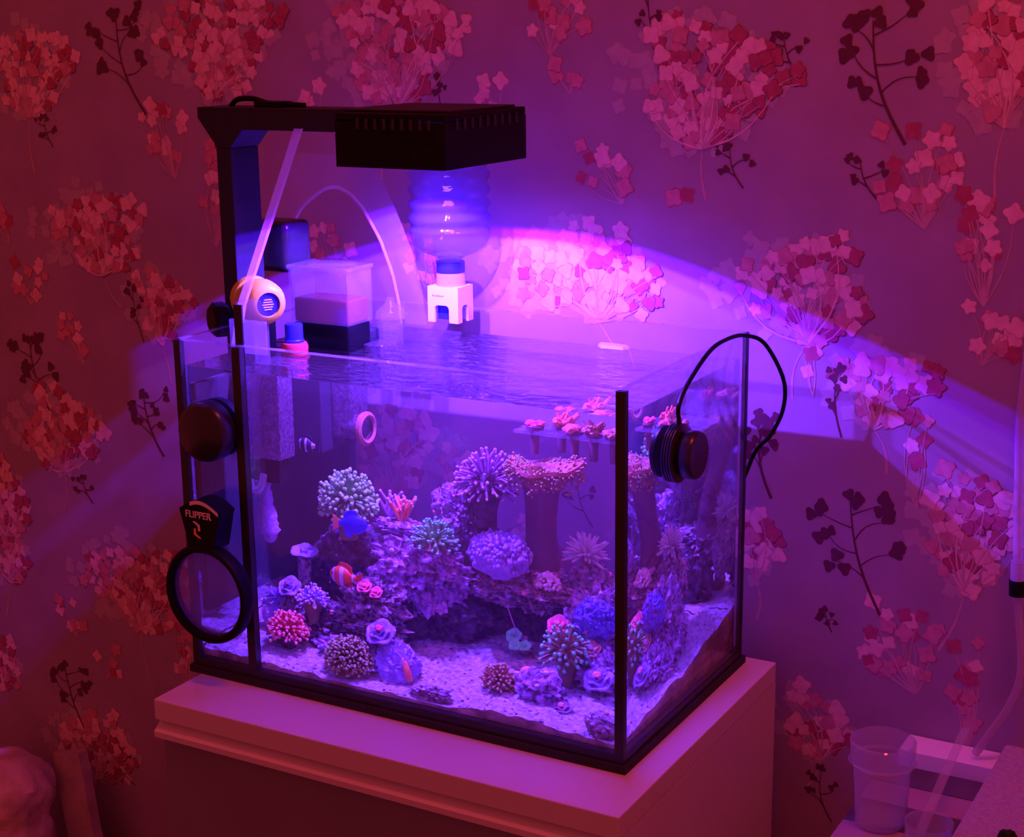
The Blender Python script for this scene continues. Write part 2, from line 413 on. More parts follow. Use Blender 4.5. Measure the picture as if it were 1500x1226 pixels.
SPRAYS = [(0.652, 0.027, 0.096, 0.082), (0.647, 0.512, 0.089, 0.085), (0.308, 0.504, 0.061, 0.059), (0.252, 0.667, 0.08, 0.071), (0.719, 0.449, 0.064, 0.097), (0.719, 0.36, 0.074, 0.053), (0.722, -0.004, 0.034, 0.111), (-0.308, 0.525, 0.081, 0.082), (-0.23, 0.467, 0.041, 0.118), (-0.558, 0.323, 0.065, 0.052), (-0.602, 0.405, 0.048, 0.051), (-0.078, 0.573, 0.042, 0.033), (0.165, 0.576, 0.057, 0.033), (-0.052, 0.397, 0.063, 0.055), (-0.323, -0.136, 0.051, 0.151), (-0.535, -0.154, 0.054, 0.053), (-0.472, -0.215, 0.046, 0.042), (0.265, 0.597, 0.033, 0.028), (-0.487, 0.254, 0.057, 0.061), (0.399, 0.472, 0.019, 0.014), (-0.191, 0.277, 0.044, 0.035), (0.661, 0.23, 0.021, 0.085), (0.54, 0.324, 0.029, 0.071), (0.082, 0.384, 0.066, 0.087)]
TWIGS = [(-0.365, 0.613, 0.112, 0.134), (-0.507, 0.521, 0.037, 0.04), (0.602, 0.599, 0.105, 0.133), (0.599, 0.116, 0.104, 0.134), (0.362, 0.655, 0.041, 0.063), (0.509, 0.619, 0.04, 0.039), (0.455, 0.507, 0.045, 0.045), (-0.365, 0.145, 0.082, 0.092), (-0.567, 0.193, 0.084, 0.114), (-0.49, 0.035, 0.048, 0.04), (0.592, 0.501, 0.051, 0.043), (-0.554, -0.284, 0.086, 0.103), (0.573, 0.032, 0.022, 0.023), (-0.374, 0.292, 0.042, 0.08), (0.576, 0.274, 0.018, 0.079), (-0.236, 0.683, 0.021, 0.032), (0.323, 0.157, 0.051, 0.063), (0.499, 0.207, 0.03, 0.097), (0.576, -0.166, 0.038, 0.065), (-0.481, -0.37, 0.142, 0.066), (0.106, 0.577, 0.009, 0.037)]
EXTRA = [(-.95, .45, .15, .12), (-1.0, .10, .15, .12), (-.78, -.30, .15, .12), (-.20, -.30, .16, .12), (1.1, .36, .15, .12), (.95, .02, .15, .12), (-.80, .30, .16, .12), (-.85, .62, .16, .12), (-.82, -.05, .16, .12), (.92, .50, .16, .12), (.98, .22, .16, .12), (.95, .78, .16, .12), (.10, .85, .17, .13), (.55, .84, .17, .13), (-.40, .84, .17, .13)]
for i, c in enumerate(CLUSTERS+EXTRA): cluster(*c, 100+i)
for i, c in enumerate(SPRAYS): spray(*c, 300+i)
for i, c in enumerate(TWIGS+[(-.72, .48, .10, .13), (-.88, .18, .10, .13), (.86, .36, .10, .13), (.88, .66, .10, .13)]): twig(*c, 500+i)

# ------------------------------------------------------------------ cabinet
CT = -.008
cab = thing('cabinet', (.272, .114, -.80), 'white cabinet with overhanging top that carries the aquarium', 'cabinet')
mb = MB(); mb.box((.011, -.077, CT-.022), (.533, .305, CT), .0012); part(mb, 'top_board', 'cabinet', cab, False)
mb = MB(); mb.box((.513, -.066, -.80), (.533, .305, CT-.0225)); part(mb, 'side_panel', 'cabinet', cab, False)
mb = MB(); mb.box((.011, -.055, -.80), (.031, .305, CT-.0225)); part(mb, 'side_panel', 'cabinet', cab, False)
mb = MB(); mb.box((.031, .295, -.80), (.513, .305, CT-.0225)); part(mb, 'back_panel', 'cabinet', cab, False)
mb = MB(); mb.poly([(.0115, -.066, CT-.0225), (.0115, -.080, CT-.034), (.0115, -.080, CT-.040), (.0115, -.0555, CT-.040), (.0115, -.0555, CT-.0225)], (.501, 0, 0)); part(mb, 'finger_rail', 'cabinet', cab, False)
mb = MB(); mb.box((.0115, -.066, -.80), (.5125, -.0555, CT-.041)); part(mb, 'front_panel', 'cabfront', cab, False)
mb = MB(); mb.box((-.004, -.004, CT), (.504, .291, -.0002)); solo(mb, 'foam_mat', 'mat', 'thin black foam mat between the aquarium and the cabinet top', 'mat', smooth=False)

# ------------------------------------------------------------------ aquarium
W, D, H, G, WZ = .5, .2873, .3476, .006, .321
tank = thing('aquarium', (W/2, D/2, 0), 'rimless glass aquarium with black silicone corners on the cabinet', 'aquarium')
mb = MB(); mb.box((0, 0, 0), (W, D, .0055)); part(mb, 'bottom_pane', 'glass', tank, False)
mb = MB(); mb.box((0, 0, .006), (W, G, H)); part(mb, 'front_pane', 'glass', tank, False)
mb = MB(); mb.box((0, D-G, .006), (W, D, H)); part(mb, 'back_pane', 'glass', tank, False)
mb = MB(); mb.box((0, G+.0003, .006), (G, D-G-.0003, H)); part(mb, 'side_pane', 'glass', tank, False)
mb = MB(); mb.box((W-G, G+.0003, .006), (W, D-G-.0003, H)); part(mb, 'side_pane', 'glass', tank, False)
for a, b in (((-.0006, -.0006, 0), (.0075, .006, H)), ((W-.0085, -.0006, 0), (W+.0006, .006, H-.002)), ((W-.0045, D-.0045, 0), (W+.0006, D+.0006, H)), ((-.0006, D-.0045, 0), (.0045, D+.0006, H))):
    mb = MB(); mb.box(a, b); part(mb, 'corner_silicone', 'silicone', tank, False)
for a, b in (((0, -.0008, -.0001), (W, .0062, .0085)), ((W-.006, 0, -.0001), (W+.0008, D, .0085)), ((0, D-.006, -.0001), (W, D+.0008, .0085)), ((-.0008, 0, -.0001), (.006, D, .0085))):
    mb = MB(); mb.box(a, b); part(mb, 'bottom_silicone', 'silicone', tank, False)
# thin polished top edges
for a, b in (((.008, .0002, H+.0002), (W-.009, G, H+.0012)), ((.008, D-G, H+.0002), (W-.006, D-.0002, H+.0012)), ((.0002, G+.001, H+.0002), (G, D-G-.001, H+.0012)), ((W-G, G+.001, H+.0002), (W-.0002, D-G-.001, H+.0012))):
    mb = MB(); mb.box(a, b); part(mb, 'polished_edge', 'acrplate', tank, False)
# partition near the left end, its black front edge and rounded head standing above the rim
mb = MB()
pr = [(.0765, G+.0006, .012), (.0765, .050, .012), (.0765, .050, .372)]
for k in range(9):
    a = k/8*PI/2; pr.append((.0765, .024+.026*math.cos(a)-.0, .372+.019*math.sin(a)))
pr.append((.0765, G+.0006, .391))
mb.poly(pr, (.0035, 0, 0)); part(mb, 'partition_pane', 'glass', tank, False)
mb = MB(); mb.box((.0735, G+.0002, .0085), (.0835, G+.0022, .388)); mb.box((.0735, -.0008, .0085), (.0835, G+.0022, H-.001)); part(mb, 'partition_silicone', 'silicone', tank, False)

mb = MB()
x0, x1, y0, y1, zb = G+.0004, W-G-.0004, G+.0004, D-G-.0004, .0088
mb.add([(x0, y0, zb), (x1, y0, zb), (x1, y1, zb), (x0, y1, zb), (x0, y0, WZ), (x1, y0, WZ), (x1, y1, WZ), (x0, y1, WZ)],
       [(0, 3, 2, 1), (0, 1, 5, 4), (1, 2, 6, 5), (2, 3, 7, 6), (3, 0, 4, 7)])
mb.cur = 1; n0 = len(mb.v); mb.f.append((4, 5, 6, 7)); mb.mi.append(1)
water = mb.build('aquarium_water', ['water_side', 'water_top'], False)
tag(water, 'clear rippled water filling the aquarium almost to the rim', 'water')

# sand bed
def sand_h(x, y):
    z = .0135+.10*y+.004*math.sin(x*17+1)*(1-y/.3)
    z += .006*noise.noise(Vector((x*22, y*22, 1)))+.0028*noise.noise(Vector((x*70, y*70, 4)))+.0012*noise.noise(Vector((x*190, y*190, 7)))
    z += .014*max(0, (x-.36)/.13)*max(0, (y-.14)/.14)
    return max(z, .0125)
mb = MB(); nx, ny = 150, 86; xa, xb, ya, yb = .0082, .4918, .0082, D-.0082
for j in range(ny):
    for i in range(nx):
        x = xa+(xb-xa)*i/(nx-1); y = ya+(yb-ya)*j/(ny-1); mb.v.append((x, y, sand_h(x, y)))
for j in range(ny-1):
    for i in range(nx-1): mb.f.append((j*nx+i, j*nx+i+1, (j+1)*nx+i+1, (j+1)*nx+i)); mb.mi.append(0)
edge = [i for i in range(nx)]+[j*nx+nx-1 for j in range(1, ny)]+[(ny-1)*nx+i for i in range(nx-2, -1, -1)]+[j*nx for j in range(ny-2, 0, -1)]
nb = len(mb.v); mb.v += [(mb.v[i][0], mb.v[i][1], .0092) for i in edge]; ne = len(edge)
for k in range(ne): mb.f.append((edge[(k+1) % ne], edge[k], nb+k, nb+(k+1) % ne)); mb.mi.append(1)
sand = mb.build('sand_bed', ['sand', 'subst'], True)
mb = MB(); R0 = random.Random(77)
for i in range(420):
    x = R0.uniform(.012, .488); y = .010+.26*R0.random()**1.4; mb.ball((x, y, sand_h(x, y)+.0003), R0.uniform(.0007, .0024), 1, (1, 1, .7), .3, 2, i)
part(mb, 'gravel_bits', 'rock', sand, kind='stuff')
tag(sand, 'white sand bed with brown detritus along its edge in the aquarium', 'sand', kind='stuff')
# ------------------------------------------------------------------ reef rocks
def rock(c, sc, seed, label, m='rock', amp=.55, sub=5, fr=1.5, lo=None):
    mb = MB(); mb.ball(c, 1.0, sub, sc, amp*1.25, fr, seed, ridged=True)
    if lo is not None: mb.v = [(x, y, max(z, lo)) for x, y, z in mb.v]
    V = [Vector(v) for v in mb.v]; cv = Vector(c); R = random.Random(seed)
    o = solo(mb, 'reef_rock', m, label, 'rock', 'live rocks of the reef')
    top = [v for v in V if (v.z-cv.z)/sc[2] > -.1 and (v.y-cv.y)/sc[1] < .5]
    k = int(10+4500*(sc[0]*sc[2]+sc[0]*sc[1])*(.6 if m == 'rockd' else 1.0))
    for nm, mm in (('encrusting_growth', 'c_lilac'), ('encrusting_polyps', R.choice(('c_white', 'c_leather', 'c_redtip')))):
        g = MB()
        for i in range(k if nm == 'encrusting_growth' else k//2):
            p = R.choice(top); g.ball(p, R.uniform(.0011, .0030), 1, (1.2, 1.2, R.uniform(.5, 1)), .0)
        q = g.build(nm, mm); q.parent = o; q.location = -o.location; q['kind'] = 'stuff'
    return o
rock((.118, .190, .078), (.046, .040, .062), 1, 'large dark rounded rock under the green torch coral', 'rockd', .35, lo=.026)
rock((.213, .165, .105), (.052, .042, .042), 2, 'craggy purple rock beneath the green acropora patch', 'rockp', .75)
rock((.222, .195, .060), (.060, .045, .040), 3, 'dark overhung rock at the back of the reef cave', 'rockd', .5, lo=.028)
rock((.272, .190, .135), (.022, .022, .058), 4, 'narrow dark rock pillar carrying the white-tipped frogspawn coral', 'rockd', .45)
rock((.246, .188, .162), (.024, .020, .030), 5, 'purple coralline rock shoulder left of the pillar', 'rockp', .6)
rock((.318, .200, .096), (.062, .044, .020), 6, 'flat ledge rock under the violet cauliflower coral', 'rock', .6)
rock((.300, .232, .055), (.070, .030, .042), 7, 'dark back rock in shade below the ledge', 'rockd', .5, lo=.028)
rock((.418, .168, .062), (.040, .036, .052), 8, 'tall purple rock by the right front corner', 'rockp', .7, lo=.022)
rock((.440, .128, .036), (.030, .028, .026), 9, 'low purple rock at the foot of the tall right rock', 'rockp', .75, lo=.019)
rock((.160, .120, .042), (.050, .030, .026), 10, 'crumbly rubble rock in front of the cave', 'rock', .85, lo=.020)
rock((.178, .112, .074), (.034, .024, .028), 11, 'porous rock behind the clownfish', 'rock', .8)
rock((.118, .100, .036), (.024, .022, .022), 12, 'small rock under the tufted pot coral', 'rockd', .7, lo=.018)
rock((.078, .112, .042), (.020, .018, .028), 13, 'small rock under the lilac rosette coral', 'rock', .6, lo=.020)
rock((.055, .105, .042), (.015, .014, .024), 14, 'blue encrusted stone at the far left of the reef', 'c_lilac', .5, 4, lo=.020)
rock((.388, .068, .032), (.023, .020, .019), 15, 'ridged purple rock on the sand before the hammer coral', 'rockp', .8, 4, lo=.015)
rock((.470, .022, .024), (.017, .012, .013), 16, 'rounded stone lying in the front right corner', 'rock', .4, 4, lo=.012)
rock((.152, .075, .026), (.026, .016, .013), 17, 'low purple rubble stone beside the red coral', 'rockp', .9, 4, lo=.015)
rock((.285, .020, .018), (.022, .009, .008), 18, 'small dark stone half buried at the front pane', 'rock', .8, 4, lo=.012)
rock((.330, .172, .038), (.012, .010, .012), 19, 'small stone under the bright green mushroom corals', 'rock', .5, 4, lo=.024)
rock((.392, .215, .095), (.026, .022, .030), 20, 'back rock under the grey starburst polyps', 'rock', .6)
rock((.196, .158, .149), (.034, .016, .008), 21, 'pale purple slab under the orange branching coral', 'rockp', .5)
rock((.345, .186, .088), (.020, .020, .015), 22, 'rock bridge under the white button coral', 'rock', .6)

# ------------------------------------------------------------------ corals
def dirs(n, zmin, seed, jit=.12):
    R = random.Random(seed); out = []
    for i in range(n):
        z = 1-(1-zmin)*(i+.5)/n; a = i*2.39996; r = math.sqrt(max(0, 1-z*z))
        out.append(Vector((r*math.cos(a)+R.uniform(-jit, jit), r*math.sin(a)+R.uniform(-jit, jit), z+R.uniform(-jit, jit))).normalized())
    return out
def coral_base(c, r, drop, root, m='c_brown', seed=0):
    c = Vector(c); mb = MB()
    mb.lathe([(r*.30, -drop), (r*.34, -drop*.6), (r*.46, -r*.45), (r*.62, -r*.1), (r*.4, r*.25), (.0002, r*.35)], c, n=14, wob=lambda i, a: (1+.12*math.sin(3*a+i+seed), 0))
    part(mb, 'skeleton', m, root)
def torch(name, c, r, n, zmin, seed, label, stalk, tip, tr=.0016, tipr=.0026, drop=None, basem='c_brown', cat='coral'):
    c = Vector(c); root = thing(name, c-Vector((0, 0, drop or r)), label, cat, 'corals of the reef'); R = random.Random(seed)
    coral_base(c, r, drop or r, root, basem, seed)
    a = MB(); b = MB()
    for d in dirs(n, zmin, seed):
        l = r*R.uniform(.82, 1.06); s = c+d*r*.35; e = c+d*l; e.z -= r*.06*R.random()
        m_ = (s+e)/2+Vector((R.uniform(-1, 1), R.uniform(-1, 1), R.uniform(0, 1)))*r*.08
        a.tube([s, m_, e], [tr*1.3, tr, tr*.9], 5, False); b.ball(e, tipr*R.uniform(.8, 1.2), 1)
    part(a, 'tentacles', stalk, root, kind='stuff'); part(b, 'tentacle_tips', tip, root, kind='stuff')
    return root
torch('torch_coral', (.135, .145, .170), .034, 240, -.4, 1, 'round mint-green torch coral on top of the large dark rock', 'c_green', 'c_mint', .0015, .0025, .04)
torch('frogspawn_coral', (.290, .172, .206), .036, 120, -.45, 2, 'round violet frogspawn coral with white tips on the pillar', 'c_violet', 'c_white', .0014, .0019, .045, 'rockd')
torch('acropora_patch', (.238, .148, .138), .028, 90, .0, 3, 'flat green and white acropora patch in the middle of the reef', 'c_green', 'c_greent', .0013, .0020, .02)
torch('hammer_coral', (.401, .113, .060), .027, 80, -.45, 4, 'brown hammer coral with green-white tips on the right rock', 'c_brown', 'c_greent', .0017, .0022, .035)
torch('red_goniopora', (.094, .060, .038), .025, 190, -.15, 5, 'bushy coral-red polyp ball on the sand at left', 'c_red', 'c_redtip', .0014, .0020, .02, 'rockd')
torch('sand_anemone', (.343, .072, .028), .021, 120, -.15, 6, 'small pinkish-brown anemone sitting on the open sand', 'c_leather', 'c_tan', .0012, .0016, .012)
torch('dome_coral', (.180, .037, .028), .027, 430, -.25, 7, 'tan dome coral of short dense polyps by the front pane', 'c_brown', 'c_tan', .0010, .0017, .016)
torch('pot_coral', (.114, .088, .068), .020, 90, .05, 8, 'brown pot-shaped coral with pale lilac tufts', 'c_lilac', 'c_white', .0012, .0015, .022)
torch('white_button_coral', (.358, .174, .107), .014, 90, .0, 9, 'small cream-white button coral on the ledge rim', 'c_tan', 'c_white', .0014, .0024, .012)

def starburst(name, c, r, n, seed, label, m, w, zmin=-.3):
    c = Vector(c); root = thing(name, c-Vector((0, 0, r)), label, 'coral', 'corals of the reef'); R = random.Random(seed)
    coral_base(c, r*.7, r, root, 'rock', seed); mb = MB()
    for d in dirs(n, zmin, seed, .2):
        e = c+d*r*R.uniform(.75, 1.1); mb.tube([c+d*r*.2, c+d*r*.6, e], [w*.9, w, w*.35], 5)
    part(mb, 'polyps', m, root, kind='stuff')
starburst('clove_polyps', (.388, .212, .136), .025, 70, 11, 'grey-blue starburst clove polyps near the right front corner', 'c_grey', .0022)
starburst('blue_star_polyps', (.060, .100, .062), .013, 40, 12, 'tiny lilac star polyps on the leftmost stone', 'c_lilac', .0014)

def cauliflower(name, c, sc, seed, label, m, sub=5, lumps=320, lr=.0028):
    c = Vector(c); root = thing(name, c-Vector((0, 0, sc[2])), label, 'coral', 'corals of the reef'); mb = MB(); R = random.Random(seed)
    mb.ball(c, 1, 4, tuple(s*.9 for s in sc), .25, 2.5, seed); part(mb, 'body', m, root)
    mb = MB()
    for d in dirs(lumps, -.5, seed):
        mb.ball(c+Vector((d.x*sc[0], d.y*sc[1], d.z*sc[2]))*R.uniform(.85, 1.0), lr*R.uniform(.7, 1.25), 1, (1, 1, 1.2))
    part(mb, 'knobs', m, root, kind='stuff')
cauliflower('cauliflower_coral', (0.311, .155, 0.136), (.035, .024, .025), 21, 'large violet-blue cauliflower coral on the ledge', 'c_lilac')
cauliflower('encrusting_coral', (.423, .142, .090), (.024, .018, .022), 22, 'deep blue-violet encrusting coral on the tall right rock', 'c_blue', 5, 260, .0020)

def leather():
    root = thing('toadstool_leather', (.335, .212, .100), 'tall toadstool leather coral with thick trunk and frilled tan cap', 'coral', 'corals of the reef')
    mb = MB(); path = bez([(.336, .214, .098), (.338, .210, .140), (.342, .198, .170), (.348, .184, .205), (.350, .180, .222)], 6)
    k = len(path); mb.tube(path, [.0225-.006*math.sin(PI*min(1, i/(k-1)*1.1)) for i in range(k)], 20); part(mb, 'trunk', 'c_trunk', root)
    mb = MB(); wob = lambda i, a: (1+.10*math.sin(3*a+1)+.05*math.sin(7*a), (.006*math.sin(2*a+.6)+.003*math.sin(5*a))*(i/6))
    mb.lathe([(.012, -.022), (.020, -.012), (.032, -.002), (.039, .006), (.038, .010), (.028, .007), (.014, .002), (.0002, .000)], (.350, .180, .222), n=40, wob=wob)
    part(mb, 'cap', 'c_leather', root)
    R = random.Random(5); a = MB(); b = MB()
    for i in range(560):
        an = R.uniform(0, 2*PI); t = R.random(); rim = t > .42
        r = (.037*R.uniform(.86, 1.03) if rim else .036*math.sqrt(R.random())); wv = .006*math.sin(2*an+.6)+.003*math.sin(5*an)
        r *= 1+.10*math.sin(3*an+1)
        zz = .222+(.001+.006*(r/.038)**2)+wv*min(1, r/.034)
        p = Vector((.350+r*math.cos(an), .180+r*math.sin(an), zz-(.018*R.random()**1.3 if rim else 0))); o = Vector((math.cos(an)*(1.0 if rim else .25), math.sin(an)*(1.0 if rim else .25), .3 if rim else 1)).normalized()
        e = p+o*.0048*R.uniform(.6, 1.2); a.tube([p, e], [.0009, .0008], 4, False); b.ball(e, .0014, 1)
    part(a, 'polyps', 'c_leather', root, kind='stuff'); part(b, 'polyp_tips', 'c_tan', root, kind='stuff')
leather()

def branching(name, c, h, n, seed, label, m, tip):
    root = thing(name, c, label, 'coral', 'corals of the reef'); R = random.Random(seed); c = Vector(c); a = MB(); b = MB()
    for i in range(n):
        an = 2*PI*i/n+R.uniform(-.3, .3); d = Vector((math.cos(an)*.7, math.sin(an)*.5, 1)).normalized(); e = c+d*h*R.uniform(.7, 1)
        a.tube([c, (c+e)/2, e], [.0032, .0026, .0018], 6); b.ball(e, .0021, 1)
        for s in (-1, 1):
            p = (c+e)/2; q = p+Vector((s*.35*h*R.uniform(.6, 1), R.uniform(-.2, .2)*h, .4*h)); a.tube([p, q], [.0022, .0015], 6); b.ball(q, .0019, 1)
    part(a, 'branches', m, root); part(b, 'branch_tips', tip, root, kind='stuff')
branching('branch_coral', (.196, .158, .153), .034, 6, 31, 'orange branching coral with pale tips on the slab', 'c_orange', 'c_white')
branching('branch_coral', (.172, .178, .150), .036, 3, 32, 'dull pink branching coral behind the mint-green torch coral', 'c_violet', 'c_white')

def rosette(c, r, label, m1, m2, tilt=(0, -.6, .8), rings=3, name='mushroom_coral'):
    root = thing(name, Vector(c)-Vector((0, 0, r*.6)), label, 'coral', 'corals of the reef'); mb = MB()
    for k in range(rings):
        rr = r*(1-.3*k); mb.lathe([(rr*.15, -r*.55+k*r*.15), (rr*.7, -r*.12+k*r*.15), (rr, r*.05+k*r*.15), (rr*.92, r*.12+k*r*.15), (rr*.55, k*r*.15), (.0001, k*r*.13)], c, tilt, 22, wob=lambda i, a: (1+.09*math.sin(5*a+k)*(i > 1), r*.09*math.sin(4*a+2*k)*(i > 1)))
    part(mb, 'disc', m1, root); mb = MB(); t = Vector(tilt).normalized(); mb.ball(Vector(c)+t*r*(.15*rings-.02), r*.26, 2, (1.2, 1.2, .8), .3, 2, 3); part(mb, 'mouth', m2, root)
rosette((.079, .098, .078), .014, 'lilac rosette coral on a small stone at left', 'c_lilac', 'c_violet')
rosette((.212, .056, .060), .017, 'violet disc coral with pink mouth on the cone rock', 'c_lilac', 'c_pink')
rosette((.383, .138, .080), .012, 'hot-pink mushroom coral on the left side of the right rock', 'c_pink', 'c_redtip', rings=2)
rosette((.424, .122, .066), .011, 'dusky rose mushroom coral right of the hammer coral', 'c_leather', 'c_white', rings=2)
rosette((.440, .100, .044), .016, 'lilac frilled coral at the foot of the right rock', 'c_lilac', 'c_redtip')
rosette((.181, .084, .098), .009, 'bright pink mushroom coral on the porous rock', 'c_pink', 'c_redtip', rings=2)
rosette((.194, .086, .093), .008, 'second bright pink mushroom coral just right of the other', 'c_pink', 'c_pink', rings=2)
rosette((.325, .160, .053), .009, 'bright green mushroom coral, rear of the three', 'c_greent', 'c_green', rings=1)
rosette((.330, .150, .046), .007, 'bright green mushroom coral, lower left of the three', 'c_greent', 'c_greent', rings=1)
rosette((.340, .154, .046), .007, 'bright green mushroom coral, lower right of the three', 'c_greent', 'c_greent', rings=1)
rosette((.416, .055, .022), .012, 'flat rosy coral lying on the sand before the right rock', 'c_violet', 'c_redtip', (0, -.2, 1), 2)
rosette((.085, .128, .112), .016, 'purple plate mushroom on a stalk left of the dark rock', 'c_lilac', 'c_lilac', (.1, -.2, 1), 1)
mb = MB(); mb.tube([(.080, .128, .040), (.083, .130, .075), (.085, .128, .106)], [.010, .0075, .008], 10); solo(mb, 'coral_stalk', 'rock', 'thin brown stalk rock holding the purple plate mushroom', 'rock', 'live rocks of the reef')
# cone rock with the disc coral, small orange snail and pebble
mb = MB(); mb.ball((.228, .062, .026), 1, 5, (.025, .022, .027), .5, 1.6, 33, ridged=True); mb.v = [(x, y, max(z, .013)) for x, y, z in mb.v]
solo(mb, 'cone_rock', 'c_lilac', 'conical lilac-crusted rock standing on the sand', 'rock', 'live rocks of the reef')
mb = MB(); mb.tube([(.250, .046, .018), (.248, .046, .026), (.243, .048, .036), (.240, .050, .040)], [.0035, .0042, .0034, .0012], 10); solo(mb, 'shrimp', 'c_orange', 'small orange shrimp leaning on the cone rock', 'shrimp')
mb = MB(); mb.ball((.356, .118, .031), .0075, 2, (1, .8, .7), .3, 2, 3); solo(mb, 'pebble', 'c_redtip', 'orange-pink pebble on the sand left of the hammer coral', 'pebble')
# fine whips between the corals
for i, (a, b) in enumerate((((.300, .200, .150), (.345, .190, .178)), ((.322, .150, .085), (.338, .140, .058)))):
    mb = MB(); mb.tube([a, b], .0007, 5); solo(mb, 'sea_whip', 'c_violet', ['thin pale strand rising beside the leather coral trunk', 'thin pale strand below the white button coral'][i], 'strand')

# ------------------------------------------------------------------ fish
def fish(name, c, L, hgt, ang, label, bands, finmat, tailmat):
    c = Vector(c); root = thing(name, c, label, 'fish'); rot = Matrix.Rotation(ang, 3, 'Z'); prof = [(0, .10), (.06, .42), (.16, .72), (.3, .95), (.45, 1.0), (.6, .9), (.74, .62), (.85, .36), (.95, .28), (1.0, .3)]
    mb = MB(); n = 14; rows = []
    S = 30
    for i in range(S+1):
        t = i/S
        for k in range(len(prof)-1):
            if prof[k][0] <= t <= prof[k+1][0]:
                u = (t-prof[k][0])/(prof[k+1][0]-prof[k][0]); h = prof[k][1]*(1-u)+prof[k+1][1]*u; break
        for j in range(n):
            a = 2*PI*j/n; rows.append(c+rot @ Vector(((.5-t)*L, math.cos(a)*h*hgt*.24, math.sin(a)*h*hgt*.5)))
    mats = sorted({m for _, m in bands}); mb.v = [tuple(v) for v in rows]
    for i in range(S):
        t = (i+.5)/S; mm = [m for lim, m in bands if t <= lim][0]
        for j in range(n): mb.f.append((i*n+j, i*n+(j+1) % n, (i+1)*n+(j+1) % n, (i+1)*n+j)); mb.mi.append(mats.index(mm))
    mb.f.append(tuple(range(n))); mb.mi.append(0)
    part(mb, 'body', mats, root)
    def fin(pts, nm, mt):
        m2 = MB(); m2.poly([c+rot @ Vector((x*L, -.0004, z*hgt)) for x, z in pts], rot @ Vector((0, .0008, 0))); part(m2, nm, mt, root, False)
    fin([(-.42, .12), (-.72, .42), (-.66, 0), (-.72, -.42), (-.42, -.12)], 'tail_fin', tailmat)
    fin([(.22, .42), (.1, .70), (-.12, .68), (-.30, .55), (-.34, .25)], 'dorsal_fin', finmat)
    fin([(.0, -.45), (-.1, -.70), (-.28, -.58), (-.34, -.25)], 'anal_fin', finmat)
    m2 = MB()
    for s in (-1, 1): m2.ball(c+rot @ Vector((.34*L, s*hgt*.15, .1*hgt)), hgt*.06, 2)
    part(m2, 'eyes', 'fishblack', root, kind='stuff')
fish('damselfish', (.166, .092, .160), .033, .021, .15, 'vivid blue damselfish with orange tail before the torch coral', [(1, 'fishblue')], 'fishblue', 'fishyellow')
fish('clownfish', (.150, .096, .101), .038, .022, PI-.2, 'orange clownfish with white bars at the mouth of the cave', [(.12, 'fishorange'), (.22, 'fishwhite'), (.44, 'fishorange'), (.55, 'fishwhite'), (.82, 'fishorange'), (.9, 'fishwhite'), (1, 'fishorange')], 'fishorange', 'fishorange')
fish('humbug_fish', (.098, .120, .231), .024, .016, PI-.1, 'small black fish with white bars below the internal pump', [(.14, 'fishblack'), (.24, 'fishwhite'), (.45, 'fishblack'), (.58, 'fishwhite'), (.8, 'fishblack'), (1, 'fishwhite')], 'fishblack', 'fishblack')
